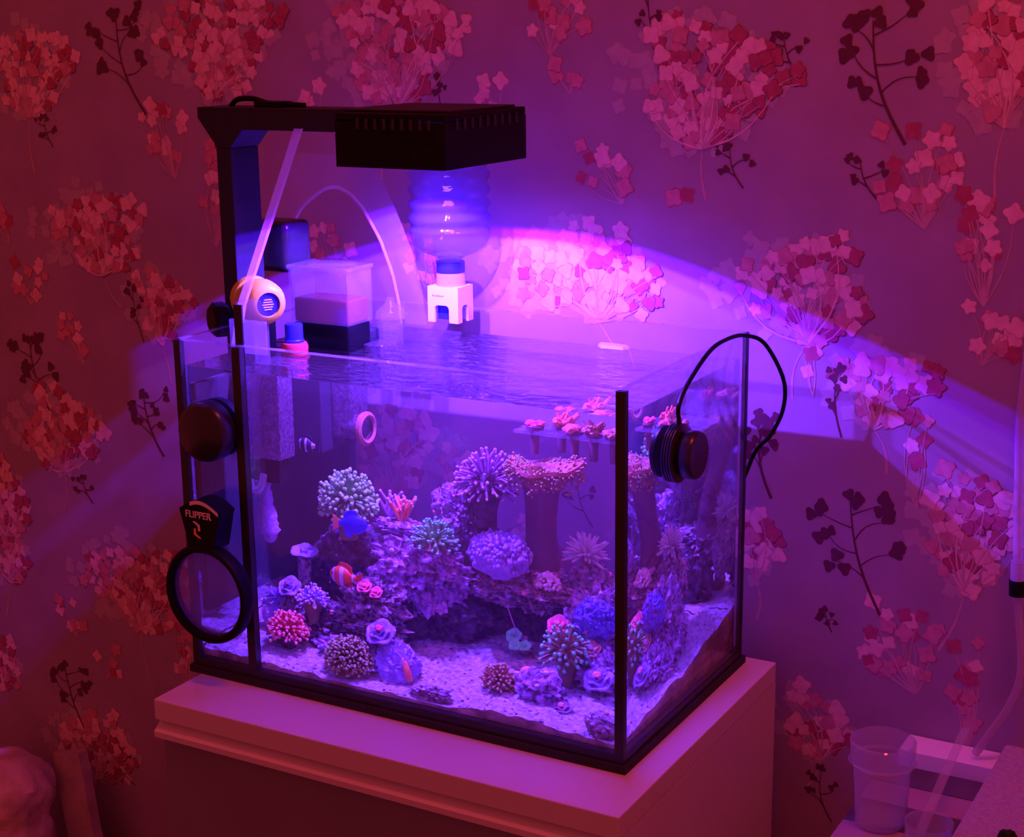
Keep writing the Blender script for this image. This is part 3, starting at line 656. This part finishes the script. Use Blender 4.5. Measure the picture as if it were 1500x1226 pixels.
# ------------------------------------------------------------------ reef lamp on its bracket
def reef_lamp():
    root = thing('reef_lamp', (-.010, .128, .300), 'black reef lamp on a bent arm clamped to the left pane', 'lamp')
    mb = MB(); mb.box((-.0205, .1056, .305), (-.0012, .1514, .5297), .0015); part(mb, 'post', 'satin', root, False)
    mb = MB(); mb.poly([(-.042, .105, .571), (-.042, .105, .560), (-.022, .105, .535), (-.0205, .105, .530), (-.0012, .105, .530), (.016, .105, .549), (.170, .105, .549), (.170, .105, .571)], (0, .047, 0)); part(mb, 'arm', 'satin', root, False)
    mb = MB(); mb.box((.165, .060, .5635), (.288, .213, .571), .002)
    for q in (((.165, .060, .5200), (.288, .064, .5634)), ((.165, .209, .5200), (.288, .213, .5634)), ((.165, .0641, .5200), (.169, .2089, .5634)), ((.284, .0641, .5200), (.288, .2089, .5634))): mb.box(*q)
    h = part(mb, 'housing', 'black', root, False)
    mb = MB(); mb.box((.160, .075, .571), (.283, .200, .5735), .001); part(mb, 'fan_grille', 'satin', h, False)
    for k in range(9):
        mb = MB(); mb.box((.190+k*.010, .0588, .556), (.1935+k*.010, .0602, .566)); part(mb, 'vent_slot', 'silicone', h, False)
    for k in range(9):
        mb = MB(); mb.box((.2872, .078+k*.014, .556), (.2890, .083+k*.014, .566)); part(mb, 'vent_slot', 'silicone', h, False)
    mb = MB(); mb.box((.184, .100, .5530), (.250, .172, .5560)); part(mb, 'led_panel', 'led', h, False)
    mb = MB(); mb.tube(bez([(-.018, .13, .571), (-.008, .13, .578), (.012, .13, .579), (.030, .13, .575), (.050, .13, .574), (.078, .13, .573)], 8), .0028, 8); part(mb, 'power_cord', 'black', root)
    mb = MB(); mb.box((.022, .118, .571), (.056, .138, .577), .001); part(mb, 'cord_plug', 'black', root, False)
    mb = MB(); mb.box((.0065, .110, .295), (.014, .147, .365), .001); mb.box((-.0205, .110, .353), (.014, .147, .365), .001); part(mb, 'clamp_jaw', 'black', root, False)
    mb = MB(); mb.lathe([(.0002, 0), (.015, 0), (.018, .003), (.018, .014), (.014, .018), (.0002, .018)], (-.012, .098, .352), (-.5, -.86, 0), 24, wob=lambda i, a: (1+.04*math.cos(10*a), 0)); part(mb, 'clamp_knob', 'black', root)
    mb = MB(); mb.tube([(.100, .150, .547), (.118, .150, .540), (.150, .150, .546)], .0025, 8); part(mb, 'cable_clip', 'white', root)
    for nm, ang, bl, en, colr in (('reef_lamp_white_led', 129.5, .02, 3.8, (.60, .28, 1.0)), ('reef_lamp_blue_led', 134.0, .004, 28.0, (.09, .004, 1.0))):
        for dx, dy in ((-.024, 0), (.024, 0)):
            d = bpy.data.lights.new(nm, 'SPOT'); d.energy = en; d.color = colr; d.spot_size = math.radians(ang); d.spot_blend = bl; d.shadow_soft_size = .003
            o = bpy.data.objects.new(nm, d); COL.objects.link(o); o.parent = root; o.location = Vector((.210+dx, .136+dy, .5190))-root.location
reef_lamp()

# ------------------------------------------------------------------ things on the rim
def acrylic_strip():
    root = thing('acrylic_strip', (.088, .012, .330), 'slanted clear acrylic strip from the lamp arm to the front rim', 'acrylic strip')
    a = Vector((.090, .102, .552)); b = Vector((.070, .024, .385)); c = Vector((.069, .012, .345))
    path = [a, a.lerp(b, .5), b, b.lerp(c, .5), c]; mb = MB()
    for i in range(4):
        p, q = path[i], path[i+1]; w = Vector((.0062, -.003, 0)); t = Vector((0, .0022, .0))
        mb.add([p-w-t, p+w-t, p+w+t, p-w+t, q-w-t, q+w-t, q+w+t, q-w+t], [(0, 1, 5, 4), (1, 2, 6, 5), (2, 3, 7, 6), (3, 0, 4, 7)]+([(3, 2, 1, 0)] if i == 0 else [])+([(4, 5, 6, 7)] if i == 3 else []))
    part(mb, 'strip', 'acredge', root, False)
    mb = MB(); mb.box((.066, .0075, .340), (.110, .0115, .373), .0008); part(mb, 'foot_plate', 'acrplate', root, False)
    mb = MB(); mb.box((.092, .100, .546), (.112, .106, .5485)); part(mb, 'hook', 'acrylic', root, False)
acrylic_strip()

def acrylic_arch():
    y = .247
    inner = [(.109, .332), (.107, .355), (.100, .386), (.085, .423), (.064, .456), (.049, .470), (.033, .478), (.015, .477), (0, .468), (-.014, .459), (-.025, .448), (-.041, .420), (-.049, .396)]
    outer = [(-.064, .396), (-.062, .440), (-.040, .513), (.071, .516), (.078, .505), (.105, .454), (.120, .420), (.129, .396), (.136, .365), (.140, .332)]
    root = thing('acrylic_arch', (.10, y, .332), 'clear curved acrylic arch standing on the rear water line', 'acrylic arch')
    mb = MB(); n = len(inner)
    # strip of quads between the cut-out and the outer line
    def res(L, m):
        d = [0]
        for i in range(1, len(L)): d.append(d[-1]+math.hypot(L[i][0]-L[i-1][0], L[i][1]-L[i-1][1]))
        out = []
        for k in range(m):
            s = d[-1]*k/(m-1); i = max(j for j in range(len(d)) if d[j] <= s+1e-9); i = min(i, len(L)-2); u = (s-d[i])/(d[i+1]-d[i])
            out.append((L[i][0]*(1-u)+L[i+1][0]*u, L[i][1]*(1-u)+L[i+1][1]*u))
        return out
    A = res(inner, 30); B = res(outer[::-1], 30)
    vs = [(x, y, z) for x, z in A]+[(x, y, z) for x, z in B]+[(x, y+.004, z) for x, z in A]+[(x, y+.004, z) for x, z in B]; fs = []
    for i in range(29):
        fs += [(i, i+1, 31+i, 30+i), (60+i, 90+i, 91+i, 61+i), (i+1, i, 60+i, 61+i), (30+i, 31+i, 91+i, 90+i)]
    fs += [(0, 30, 90, 60), (29, 89, 119, 59)]
    mb.add(vs, fs); part(mb, 'plate', 'acrplate', root, False)
    mb = MB(); mb.tube([(x, y-.0002, z) for x, z in A], .0018, 6); part(mb, 'polished_edge', 'acredge', root)
acrylic_arch()

def filter_unit():
    root = thing('hang_on_filter', (.075, .185, .318), 'clear hang-on filter box of brown water under a black motor head', 'filter')
    def shell(a, b, t=.002):
        mb = MB(); mb.box((a[0], a[1], a[2]), (b[0], a[1]+t, b[2])); mb.box((a[0], b[1]-t, a[2]), (b[0], b[1], b[2])); mb.box((a[0], a[1]+t, a[2]), (a[0]+t, b[1]-t, b[2])); mb.box((b[0]-t, a[1]+t, a[2]), (b[0], b[1]-t, b[2])); return mb
    part(shell((.024, .160, .342), (.100, .206, .399)), 'container', 'acrylic', root, False)
    mb = MB(); mb.box((.027, .163, .342), (.097, .203, .368), .003); part(mb, 'brown_water', 'brownwater', root, False)
    mb = MB(); mb.box((.022, .158, .399), (.102, .208, .4035), .0015); l = part(mb, 'lid', 'acrplate', root, False)
    mb = MB(); mb.lathe([(.030, 0), (.032, .0015), (.028, .0025), (.0002, .0025)], (.066, .183, .4035), n=28, wob=lambda i, a: (1-.25*abs(math.sin(a)), 0)); part(mb, 'lid_ring', 'acrylic', l)
    mb = MB(); mb.box((.026, .162, .314), (.098, .204, .3415), .003); part(mb, 'black_base', 'black', root, False)
    mb = MB(); mb.box((-.036, .166, .392), (.019, .211, .447), .008); part(mb, 'motor_head', 'pumpblack', root)
filter_unit()

def knob():
    ax = Vector((.86, -.5, -.02)).normalized(); c = Vector((.024, .090, .380))
    root = thing('valve_knob', (.05, .08, .357), 'round cream-yellow valve knob with blue end cap at the left rim', 'valve')
    mb = MB(); mb.lathe([(.0002, 0), (.016, 0), (.021, .004), (.0235, .012), (.0225, .019), (.019, .0215), (.019, .0235), (.0225, .026), (.0235, .035), (.0225, .046), (.020, .053), (.016, .057), (.0125, .0575), (.0120, .0545)], c, ax, 36); part(mb, 'body', 'yellow', root)
    mb = MB(); mb.lathe([(.0002, .0555), (.0119, .0555), (.0119, .052), (.0002, .052)], c, ax, 28); part(mb, 'end_cap', 'blueplastic', root)
    for k in range(5):
        p = c+ax*.0557+Vector((0, 0, .005-.0025*k)); q = Vector((.5, .86, 0))
        mb = MB(); mb.box(Vector((0, 0, 0)), (1, 1, 1)); mb.v = [tuple(p+q*((v[0]-.5)*(.012-.002*abs(k-2)))+ax*(v[1]*.0004)+Vector((0, 0, (v[2]-.5)*.0009))) for v in mb.v]; part(mb, 'cap_print', 'whiteink', root, False)
    mb = MB(); mb.tube([(.050, .077, .360), (.050, .077, .318)], .008, 14); part(mb, 'stem', 'acrylic', root)
knob()

def red_blue():
    root = thing('dosing_cap', (.060, .118, .312), 'small blue cap on a red ring behind the front rim', 'cap')
    mb = MB(); mb.lathe([(.0002, .020), (.009, .020), (.0095, .018), (.0095, .004), (.0105, .003), (.0105, 0)], (.060, .118, .329), n=20); part(mb, 'blue_cap', 'blueplastic', root)
    mb = MB(); mb.lathe([(.010, -.014), (.0135, -.012), (.0145, -.004), (.013, 0), (.010, .0005)], (.060, .118, .329), n=20); part(mb, 'red_ring', 'redplastic', root)
red_blue()

def bottle():
    c = Vector((.150, .287, 0)); root = thing('water_bottle', c+Vector((0, 0, .372)), 'clear ribbed water bottle upside down with blue cap behind the lamp', 'bottle')
    mb = MB(); prof = [(.0125, .398), (.0128, .401), (.019, .4045), (.031, .409), (.040, .416), (.0435, .424), (.0445, .430)]
    for k in range(7): z = .433+k*.0155; prof += [(.0450, z), (.0415, z+.004), (.0415, z+.007), (.0450, z+.011)]
    prof += [(.045, .547), (.044, .556), (.040, .564), (.032, .567), (.0002, .560)]
    mb.lathe(prof, c, n=40, wob=lambda i, a: (1+.012*math.sin(6*a), 0)); part(mb, 'body', 'pet', root)
    mb = MB(); mb.lathe([(.0002, .398), (.0152, .398), (.0156, .396), (.0156, .386), (.0002, .386)], c, n=30, wob=lambda i, a: (1+.02*math.cos(30*a), 0)); part(mb, 'cap', 'blueplastic', root)
    root = thing('bottle_feeder', c+Vector((0, 0, .331)), 'white square top-up feeder with arched holes astride the rear rim', 'feeder')
    mb = MB(); mb.lathe([(.0002, .3858), (.0150, .3858), (.0162, .384), (.0162, .373), (.0168, .372), (.0002, .372)], c, n=30); part(mb, 'collar', 'whiteclear', root)
    x0, x1, y0, y1, z0, z1 = .1305, .1695, .2690, .3010, .332, .3715
    def arch(u0, u1):
        w = u1-u0; a, b = u0+w*.22, u1-w*.30; pts = [(u0, z0), (a, z0), (a, z0+.014)]
        for k in range(1, 6): t = PI/2*k/5; pts.append((a+.004-.004*math.cos(t), z0+.014+.005*math.sin(t)))
        for k in range(0, 6): t = PI/2*k/5; pts.append((b-.004+.004*math.sin(t), z0+.014+.005*math.cos(t)))
        return pts+[(b, z0), (u1, z0), (u1, z1), (u0, z1)]
    for nm, pts, ext in (('wall', [(u, y0, z) for u, z in arch(x0, x1)], (0, .003, 0)), ('wall', [(u, y1-.003, z) for u, z in arch(x0, x1)], (0, .003, 0)), ('wall', [(x1-.003, u, z) for u, z in arch(y0+.003, y1-.003)], (.003, 0, 0)), ('wall', [(x0, u, z) for u, z in arch(y0+.003, y1-.003)], (.003, 0, 0))):
        mb = MB(); mb.poly(pts, ext); part(mb, nm, 'white', root, False)
    mb = MB(); mb.box((x0+.003, y0+.003, z1-.003), (x1-.003, y1-.003, z1)); part(mb, 'top', 'white', root, False)
    mb = MB(); mb.box((x0+.006, y0+.006, z0+.018), (x1-.006, y1-.006, z1-.003)); mb.box((x0+.008, y0+.008, z0+.002), (x1-.008, .279, z0+.018)); part(mb, 'blue_core', 'blueplastic', root, False)
    mb = MB()
    for k in range(7): mb.box((x0+.006+k*.0022, y0-.0003, .3605), (x0+.0075+k*.0022, y0+.0001, .3605+(.0022 if k in (0, 3) else .0014)))
    part(mb, 'small_print', 'ink', root, False, kind='stuff')
bottle()

mb = MB(); mb.lathe([(.0002, .364), (.004, .364), (.006, .358), (.016, .350), (.018, .346), (.018, .341), (.015, .339), (.0145, .312), (.0002, .312)], (.108, .228, 0), n=32, wob=lambda i, a: (1+.05*math.cos(12*a)*(2 <= i), 0))
solo(mb, 'pleated_cup', 'acrplate', 'small pleated clear cup standing between filter box and acrylic arch', 'cup')
def thermo():
    root = thing('floating_thermometer', (.359, .266, .319), 'short white-backed glass thermometer floating at the rear pane', 'thermometer')
    mb = MB(); mb.tube([(.340, .272, .3225), (.343, .272, .3225), (.372, .270, .3225), (.376, .270, .3225)], [.002, .0042, .0042, .002], 12); part(mb, 'glass_body', 'whiteclear', root)
    mb = MB(); mb.box((.345, .2655, .3215), (.371, .2663, .3245)); part(mb, 'scale', 'white', root, False)
thermo()

# ------------------------------------------------------------------ things on and behind the front pane at left
def cleaner():
    root = thing('magnet_cleaner', (.043, -.012, .228), 'round black magnet glass cleaner on the front pane', 'magnet cleaner')
    mb = MB(); mb.lathe([(.0002, 0), (.026, 0), (.0295, .003), (.031, .008), (.031, .019), (.0002, .019)], (.043, -.0200, .260), (0, 1, 0), 40); part(mb, 'outer_magnet', 'pumpblack', root)
    mb = MB(); mb.lathe([(.0002, 0), (.030, 0), (.030, .012), (.026, .015), (.0002, .015)], (.043, .0072, .260), (0, 1, 0), 40); part(mb, 'inner_magnet', 'black', root)
cleaner()
def magnifier():
    root = thing('magnifier', (.042, -.015, .036), 'round black magnifier with lettered head stuck on the front pane', 'magnifier')
    c = Vector((.0435, -.020, .0925)); mb = MB()
    mb.lathe([(.0445, -.006), (.0445, .006), (.0465, .008), (.0505, .008), (.0525, .005), (.0525, -.005), (.0505, -.008), (.0465, -.008), (.0445, -.006)], c, (0, -1, 0), 56); r = part(mb, 'ring', 'black', root)
    mb = MB(); mb.lathe([(.0002, .0035), (.022, .0028), (.0444, .001), (.0444, -.001), (.022, -.0028), (.0002, -.0035)], c, (0, -1, 0), 48); part(mb, 'lens', 'lens', root)
    pts = [(.026, .142), (.024, .150), (.017, .176), (.016, .181)]+[(.016+.052*k/8, .181+.011*math.sin(PI*k/8)) for k in range(1, 8)]+[(.068, .181), (.066, .176), (.060, .150), (.058, .142)]
    mb = MB(); mb.poly([(x, -.026, z) for x, z in pts], (0, .024, 0)); h = part(mb, 'head', 'black', root, False)
    mt = Matrix.Translation((.0405, -.0264, .1765)) @ Matrix.Rotation(PI/2, 4, 'X') @ Matrix.Scale(1, 4)
    part(text_mb('FLIPPER', .0100, mt), 'lettering', 'whiteink', h, False)
    for k, (z, s, m) in enumerate(((.1655, 1, 'whiteink'), (.1565, -1, 'orangeink'))):
        mb = MB(); mb.poly([(.038-.005*s, -.0263, z+.004*s), (.038-.002*s, -.0263, z+.004*s), (.038+.004*s, -.0263, z+.0008*s), (.038+.004*s, -.0263, z-.0055*s), (.038+.0015*s, -.0263, z-.0055*s), (.038+.0015*s, -.0263, z-.0005*s)], (0, -.0005, 0)); part(mb, 'arrow', m, h, False)
    mb = MB(); A = []
    for k in range(9): A.append((.030+.036*k/8, .1815+.011*math.sin(PI*(.27+.70*k/8))-.0005))
    mb.add([(x, -.0262, z) for x, z in A]+[(x, -.0262, z-.004) for x, z in A], [(i, i+1, 10+i, 9+i) for i in range(8)]); part(mb, 'arc_stripe', 'whiteink', h, False)
magnifier()

def media_box():
    root = thing('media_box', (.075, .07, .222), 'algae-filmed acrylic filter box hanging behind the front pane', 'filter box')
    mb = MB(); mb.box((.054, .056, .224), (.097, .092, .3185), .0008); part(mb, 'box', 'dirtyacr', root, False)
    mb = MB(); mb.box((.056, .060, .198), (.092, .088, .2235), .002); part(mb, 'black_foot', 'black', root, False)
    mb = MB(); mb.tube(bez([(.058, .054, .200), (.062, .052, .190), (.072, .052, .194), (.076, .053, .208)], 6), .004, 8); part(mb, 'outlet', 'whiteclear', root)
media_box()
mb = MB(); mb.tube(bez([(.066, .075, .198), (.067, .074, .175), (.070, .072, .155), (.070, .072, .138), (.066, .072, .133)], 5), [.005+.0004*i if i < 14 else .011-.0012*(i-13) for i in range(21)], 12)
for i in range(len(mb.v)):
    v = Vector(mb.v[i]); mb.v[i] = tuple(v+Vector((1, 1, .3))*.0028*noise.noise(v*260))
solo(mb, 'algae_tuft', 'c_lilac', 'pale lilac algae tuft hanging below the acrylic filter box', 'algae')

def pump():
    root = thing('internal_pump', (.08, .19, .21), 'dark internal pump with short outlet pipe in the rear left corner', 'pump')
    mb = MB(); mb.box((.040, .165, .214), (.096, .225, .330), .003); part(mb, 'body', 'mat', root, False)
    mb = MB(); mb.box((.0965, .190, .228), (.122, .235, .318), .003); part(mb, 'filter_cage', 'dirtyacr', root, False)
    mb = MB(); mb.tube([(.100, .205, .240), (.134, .200, .240)], .014, 24, False); part(mb, 'outlet_pipe', 'dirtyacr', root)
    mb = MB(); mb.lathe([(.013, 0), (.017, 0), (.0185, .003), (.0185, .006), (.015, .008), (.012, .006)], (.131, .2005, .240), (1, -.15, 0), 28); part(mb, 'outlet_ring', 'c_leather', root)
    mb = MB(); mb.tube([(.088, .240, .214), (.088, .244, .03)], .006, 12); part(mb, 'intake_pipe', 'black', root)
pump()
def panel():
    root = thing('filter_panel', (.04, .2, .03), 'black filter panel lining the left end inside the aquarium', 'panel')
    mb = MB(); mb.box((.0072, .268, .040), (.088, .2735, .318)); part(mb, 'rear_sheet', 'mat', root, False)
    mb = MB(); mb.box((.0072, .022, .055), (.0105, .267, .300)); part(mb, 'end_sheet', 'mat', root, False)
panel()

# ------------------------------------------------------------------ wave pump on the right pane
def wave_pump():
    root = thing('wave_pump', (.52, .091, .236), 'round black magnetic wave pump on the right pane', 'pump')
    c = Vector((.5012, .098, .269)); pr = [(.0002, 0), (.025, 0)]
    for k in range(4): pr += [(.0275, .0005+k*.0026), (.0275, .0019+k*.0026), (.0262, .0025+k*.0026)]
    pr += [(.023, .012), (.0002, .012)]
    mb = MB(); mb.lathe(pr, c, (1, 0, 0), 44); part(mb, 'ribbed_ring', 'pumpblack', root)
    mb = MB(); mb.lathe([(.0002, .012), (.017, .012), (.018, .014), (.0215, .015), (.0225, .017), (.0225, .025), (.0210, .027), (.0002, .0275)], c, (1, 0, 0), 40); part(mb, 'puck', 'pumpblack', root)
    mb = MB(); mb.lathe([(.0002, 0), (.024, 0), (.024, -.008), (.020, -.014), (.0002, -.015)], (.4925, .098, .269), (1, 0, 0), 40); part(mb, 'wet_side', 'black', root)
    mb = MB(); mb.tube(bez([(.508, .098, .296), (.505, .103, .312), (.504, .128, .329), (.503, .180, .3485), (.503, .225, .3520), (.506, .262, .3490), (.517, .288, .337), (.532, .303, .300), (.531, .309, .268), (.518, .311, .238), (.502, .312, .219), (.488, .313, .185)], 10), .0022, 8); part(mb, 'cable', 'black', root)
wave_pump()

# ------------------------------------------------------------------ frag rack with plugs
def rack():
    root = thing('frag_rack', (.378, .235, .255), 'clear acrylic frag rack shelf below the surface at the rear right', 'rack')
    mb = MB(); xs = [.312+.0215*k for k in range(7)]; ys = [.200, .222, .244, .264]
    for y in ys: mb.box((.310, y, .2555), (.446, y+.006, .2585))
    part(mb, 'long_bars', 'acrplate', root, False, kind='stuff'); mb = MB()
    for x in xs: mb.box((x, .2005, .2556), (x+.006, .2695, .2584))
    part(mb, 'cross_bars', 'acrplate', root, False, kind='stuff')
    mb = MB(); mb.box((.36, .270, .252), (.40, .2795, .285), .003); part(mb, 'magnet', 'acrylic', root, False)
rack()
def frag(x, y, h, m, seed, label):
    root = thing('coral_frag', (x, y, .234), label, 'coral frag', 'coral frags on the rack'); R = random.Random(seed)
    mb = MB(); mb.lathe([(.0002, 0), (.0042, 0), (.0052, .0245), (.0095, .0250), (.0100, .0285), (.0002, .029)], (x, y, .234), n=20); part(mb, 'plug', 'c_trunk', root)
    mb = MB()
    for k in range(9):
        a = R.uniform(0, 6.28); r = R.uniform(.002, .009); p = Vector((x+r*math.cos(a), y+r*math.sin(a), .2625)); mb.ball(p+Vector((0, 0, h*.3*R.random())), .0042*R.uniform(.7, 1.3), 2, (1.2, 1.2, .8), .4, 2, k)
        if h > .012: mb.tube([p, p+Vector((R.uniform(-.6, 1)*h, R.uniform(-.5, .5)*h, h*R.uniform(.6, 1)))], [.0028, .0016], 6)
    part(mb, 'coral', m, root)
frag(.330, .212, .008, 'c_pink', 1, 'pink coral frag at the left end of the rack')
frag(.352, .234, .014, 'c_orange', 2, 'tall orange coral frag second from the left on the rack')
frag(.374, .212, .009, 'c_redtip', 3, 'pale orange coral frag near the middle of the rack')
frag(.395, .212, .013, 'c_leather', 4, 'brown branching coral frag right of the middle of the rack')
frag(.417, .212, .009, 'c_leather', 5, 'brown coral frag at the right end of the rack')
# ------------------------------------------------------------------ side table at lower right
TZ = -.092
def side_table():
    root = thing('side_table', (.86, .12, -.80), 'low wooden table with striped boards to the right of the cabinet', 'table')
    ys = [-.10, -.03, .04, .11, .165, .215, .258, .302]
    for k in range(7):
        mb = MB(); mb.box((.655, ys[k]+.0008, TZ-.018), (1.10, ys[k+1]-.0008, TZ), .0008); part(mb, 'board', 'wood1' if k in (1, 4, 6) else ('wood2' if k != 2 else 'wood1'), root, False)
    mb = MB(); mb.box((.668, .303, TZ-.018), (1.10, .343, TZ+.016), .0008); part(mb, 'white_rail', 'white', root, False)
    for x in (.675, 1.06):
        for y in (-.08, .28):
            mb = MB(); mb.box((x, y, -.80), (x+.03, y+.03, TZ-.0185)); part(mb, 'leg', 'wood1', root, False)
side_table()
def cup(c, r0, r1, h, t, name, label, collar=True):
    root = thing(name, c, label, 'cup'); mb = MB()
    pr = [(.0002, .001), (r0*.93, .001), (r0, .004), (r1, h*.74)]
    if collar: pr += [(r1*1.08, h*.75), (r1*1.12, h*.985), (r1*1.06, h), (r1*1.03, h*.97), (r1*1.0, h*.76)]
    else: pr += [(r1*1.03, h), (r1*.98, h*.99)]
    pr += [(r0*.93, .006), (.0002, .004)]
    mb.lathe(pr, c, n=44); part(mb, 'body', 'cupclear', root)
    if collar:
        mb = MB(); mb.lathe([(r1*1.10, h*.73), (r1*1.15, h*.75), (r1*1.10, h*.77), (r1*1.05, h*.75), (r1*1.10, h*.73)], c, n=44); part(mb, 'rim_band', 'cupclear', root)
cup((.688, .172, TZ+.0006), .0245, .0275, .086, .002, 'plastic_jar', 'clear plastic jar with wide collar at the lower right')
cup((.748, .118, TZ+.0006), .019, .021, .042, .002, 'plastic_cup', 'small low plastic cup holding the stirring stick', False)
mb = MB(); mb.tube([(.734, .112, TZ+.006), (.735, .20, TZ+.034), (.737, .290, TZ+.060)], [.0052, .0046, .0044], 10, flat=.45); solo(mb, 'stirring_stick', 'cupclear', 'flat pale stick leaning from the small cup to the white rail', 'stick')
mb = MB(); mb.box((.775, .05, TZ+.0006), (.90, .295, TZ+.050), .004)
solo(mb, 'foam_block', 'glitter', 'glittery pale foam block at the lower right edge', 'foam block', smooth=False)
mb = MB(); mb.ball((.820, .100, TZ+.0560), .006, 3, (1.3, 1, .9), .35, 2, 4); solo(mb, 'black_cap', 'black', 'small black bit on top of the glittery foam block', 'cap')
mb = MB()
mb.ball((.660, .16, TZ-.0), 1, 4, (.03, .05, .006), .5, 3, 6)
mb.v = [(x+.012, y, max(z, TZ+.0004)) for x, y, z in mb.v]
# hose with its black valve at the right edge
def hose():
    root = thing('air_hose', (.775, .32, -.076), 'clear air hose with black valve hanging at the right edge', 'hose')
    mb = MB(); mb.tube(bez([(.790, .322, .60), (.772, .322, .42), (.764, .320, .29), (.766, .320, .222), (.770, .320, .140)], 8), .0050, 10); part(mb, 'upper_hose', 'tube', root)
    mb = MB(); mb.tube([(.7705, .320, .139), (.7715, .320, .120)], [.0072, .0078], 14); mb2 = mb; part(mb, 'valve_socket', 'tube', root)
    mb = MB(); mb.tube([(.7715, .320, .1195), (.7722, .320, .104)], .0088, 16); part(mb, 'valve_ring', 'black', root)
    mb = MB(); mb.tube([(.7722, .320, .1035), (.7726, .320, .097)], [.0085, .0065], 14); part(mb, 'valve_nut', 'tube', root)
    mb = MB(); mb.tube(bez([(.7726, .320, .097), (.780, .320, .028), (.772, .320, -.010), (.755, .318, -.045), (.742, .316, -.070)], 8), .0042, 10); part(mb, 'lower_hose', 'tube', root)
hose()

# ------------------------------------------------------------------ things at lower left
def fabric_heap():
    mb = MB(); n = 80; nz = 80; c0 = Vector((-.655, .24, -.80))
    for j in range(nz):
        t = j/(nz-1)
        for i in range(n):
            a = 2*PI*i/n; r = (.095-.02*t)*(1 if t < .92 else math.sqrt(max(.02, 1-((t-.92)/.085)**2)))
            p = Vector((math.cos(a)*r*1.15, math.sin(a)*r*.75, t*.455)); w = noise.fractal(p*15, .8, 2.2, 6)*.011+abs(noise.noise(p*45))*.007
            p += Vector((math.cos(a), math.sin(a), .2))*w; p.x += .07*t
            mb.v.append(tuple(c0+p))
    for j in range(nz-1):
        for i in range(n): mb.f.append((j*n+i, j*n+(i+1) % n, (j+1)*n+(i+1) % n, (j+1)*n+i)); mb.mi.append(0)
    mb.f.append(tuple((nz-1)*n+i for i in range(n))); mb.mi.append(0)
    mb.v = [(x, min(y, WY-.004), max(z, -.7998)) for x, y, z in mb.v]
    solo(mb, 'fabric_bundle', 'fabric', 'crumpled pale patterned bundle in the lower left corner', 'bundle')
fabric_heap()
mb = MB(); a0 = Vector((-.512, .300, -.345)); a1 = Vector((-.395, .255, -.800)); ax = Vector((.060, .0, .014)); th = Vector((.002, -.014, 0))
nn = 14
for k in range(nn):
    t = k/(nn-1); p = a0.lerp(a1, t); j = Vector((.0012*math.sin(k*1.7), 0, .002*math.sin(k*2.3) if k in (0,) else 0))
    mb.v += [tuple(p-ax*.5+j), tuple(p+ax*.5+j), tuple(p+ax*.42+th+j), tuple(p-ax*.42+th+j)]
for k in range(nn-1):
    for i in range(4): mb.f.append((k*4+i, k*4+(i+1) % 4, k*4+4+(i+1) % 4, k*4+4+i)); mb.mi.append(0)
mb.f += [(3, 2, 1, 0), tuple((nn-1)*4+i for i in range(4))]; mb.mi += [0, 0]
mb.v = [(x, y, max(z, -.7998)) for x, y, z in mb.v]
solo(mb, 'wooden_plank', 'plank', 'greyish wooden plank leaning against the wall at lower left', 'plank', smooth=False)
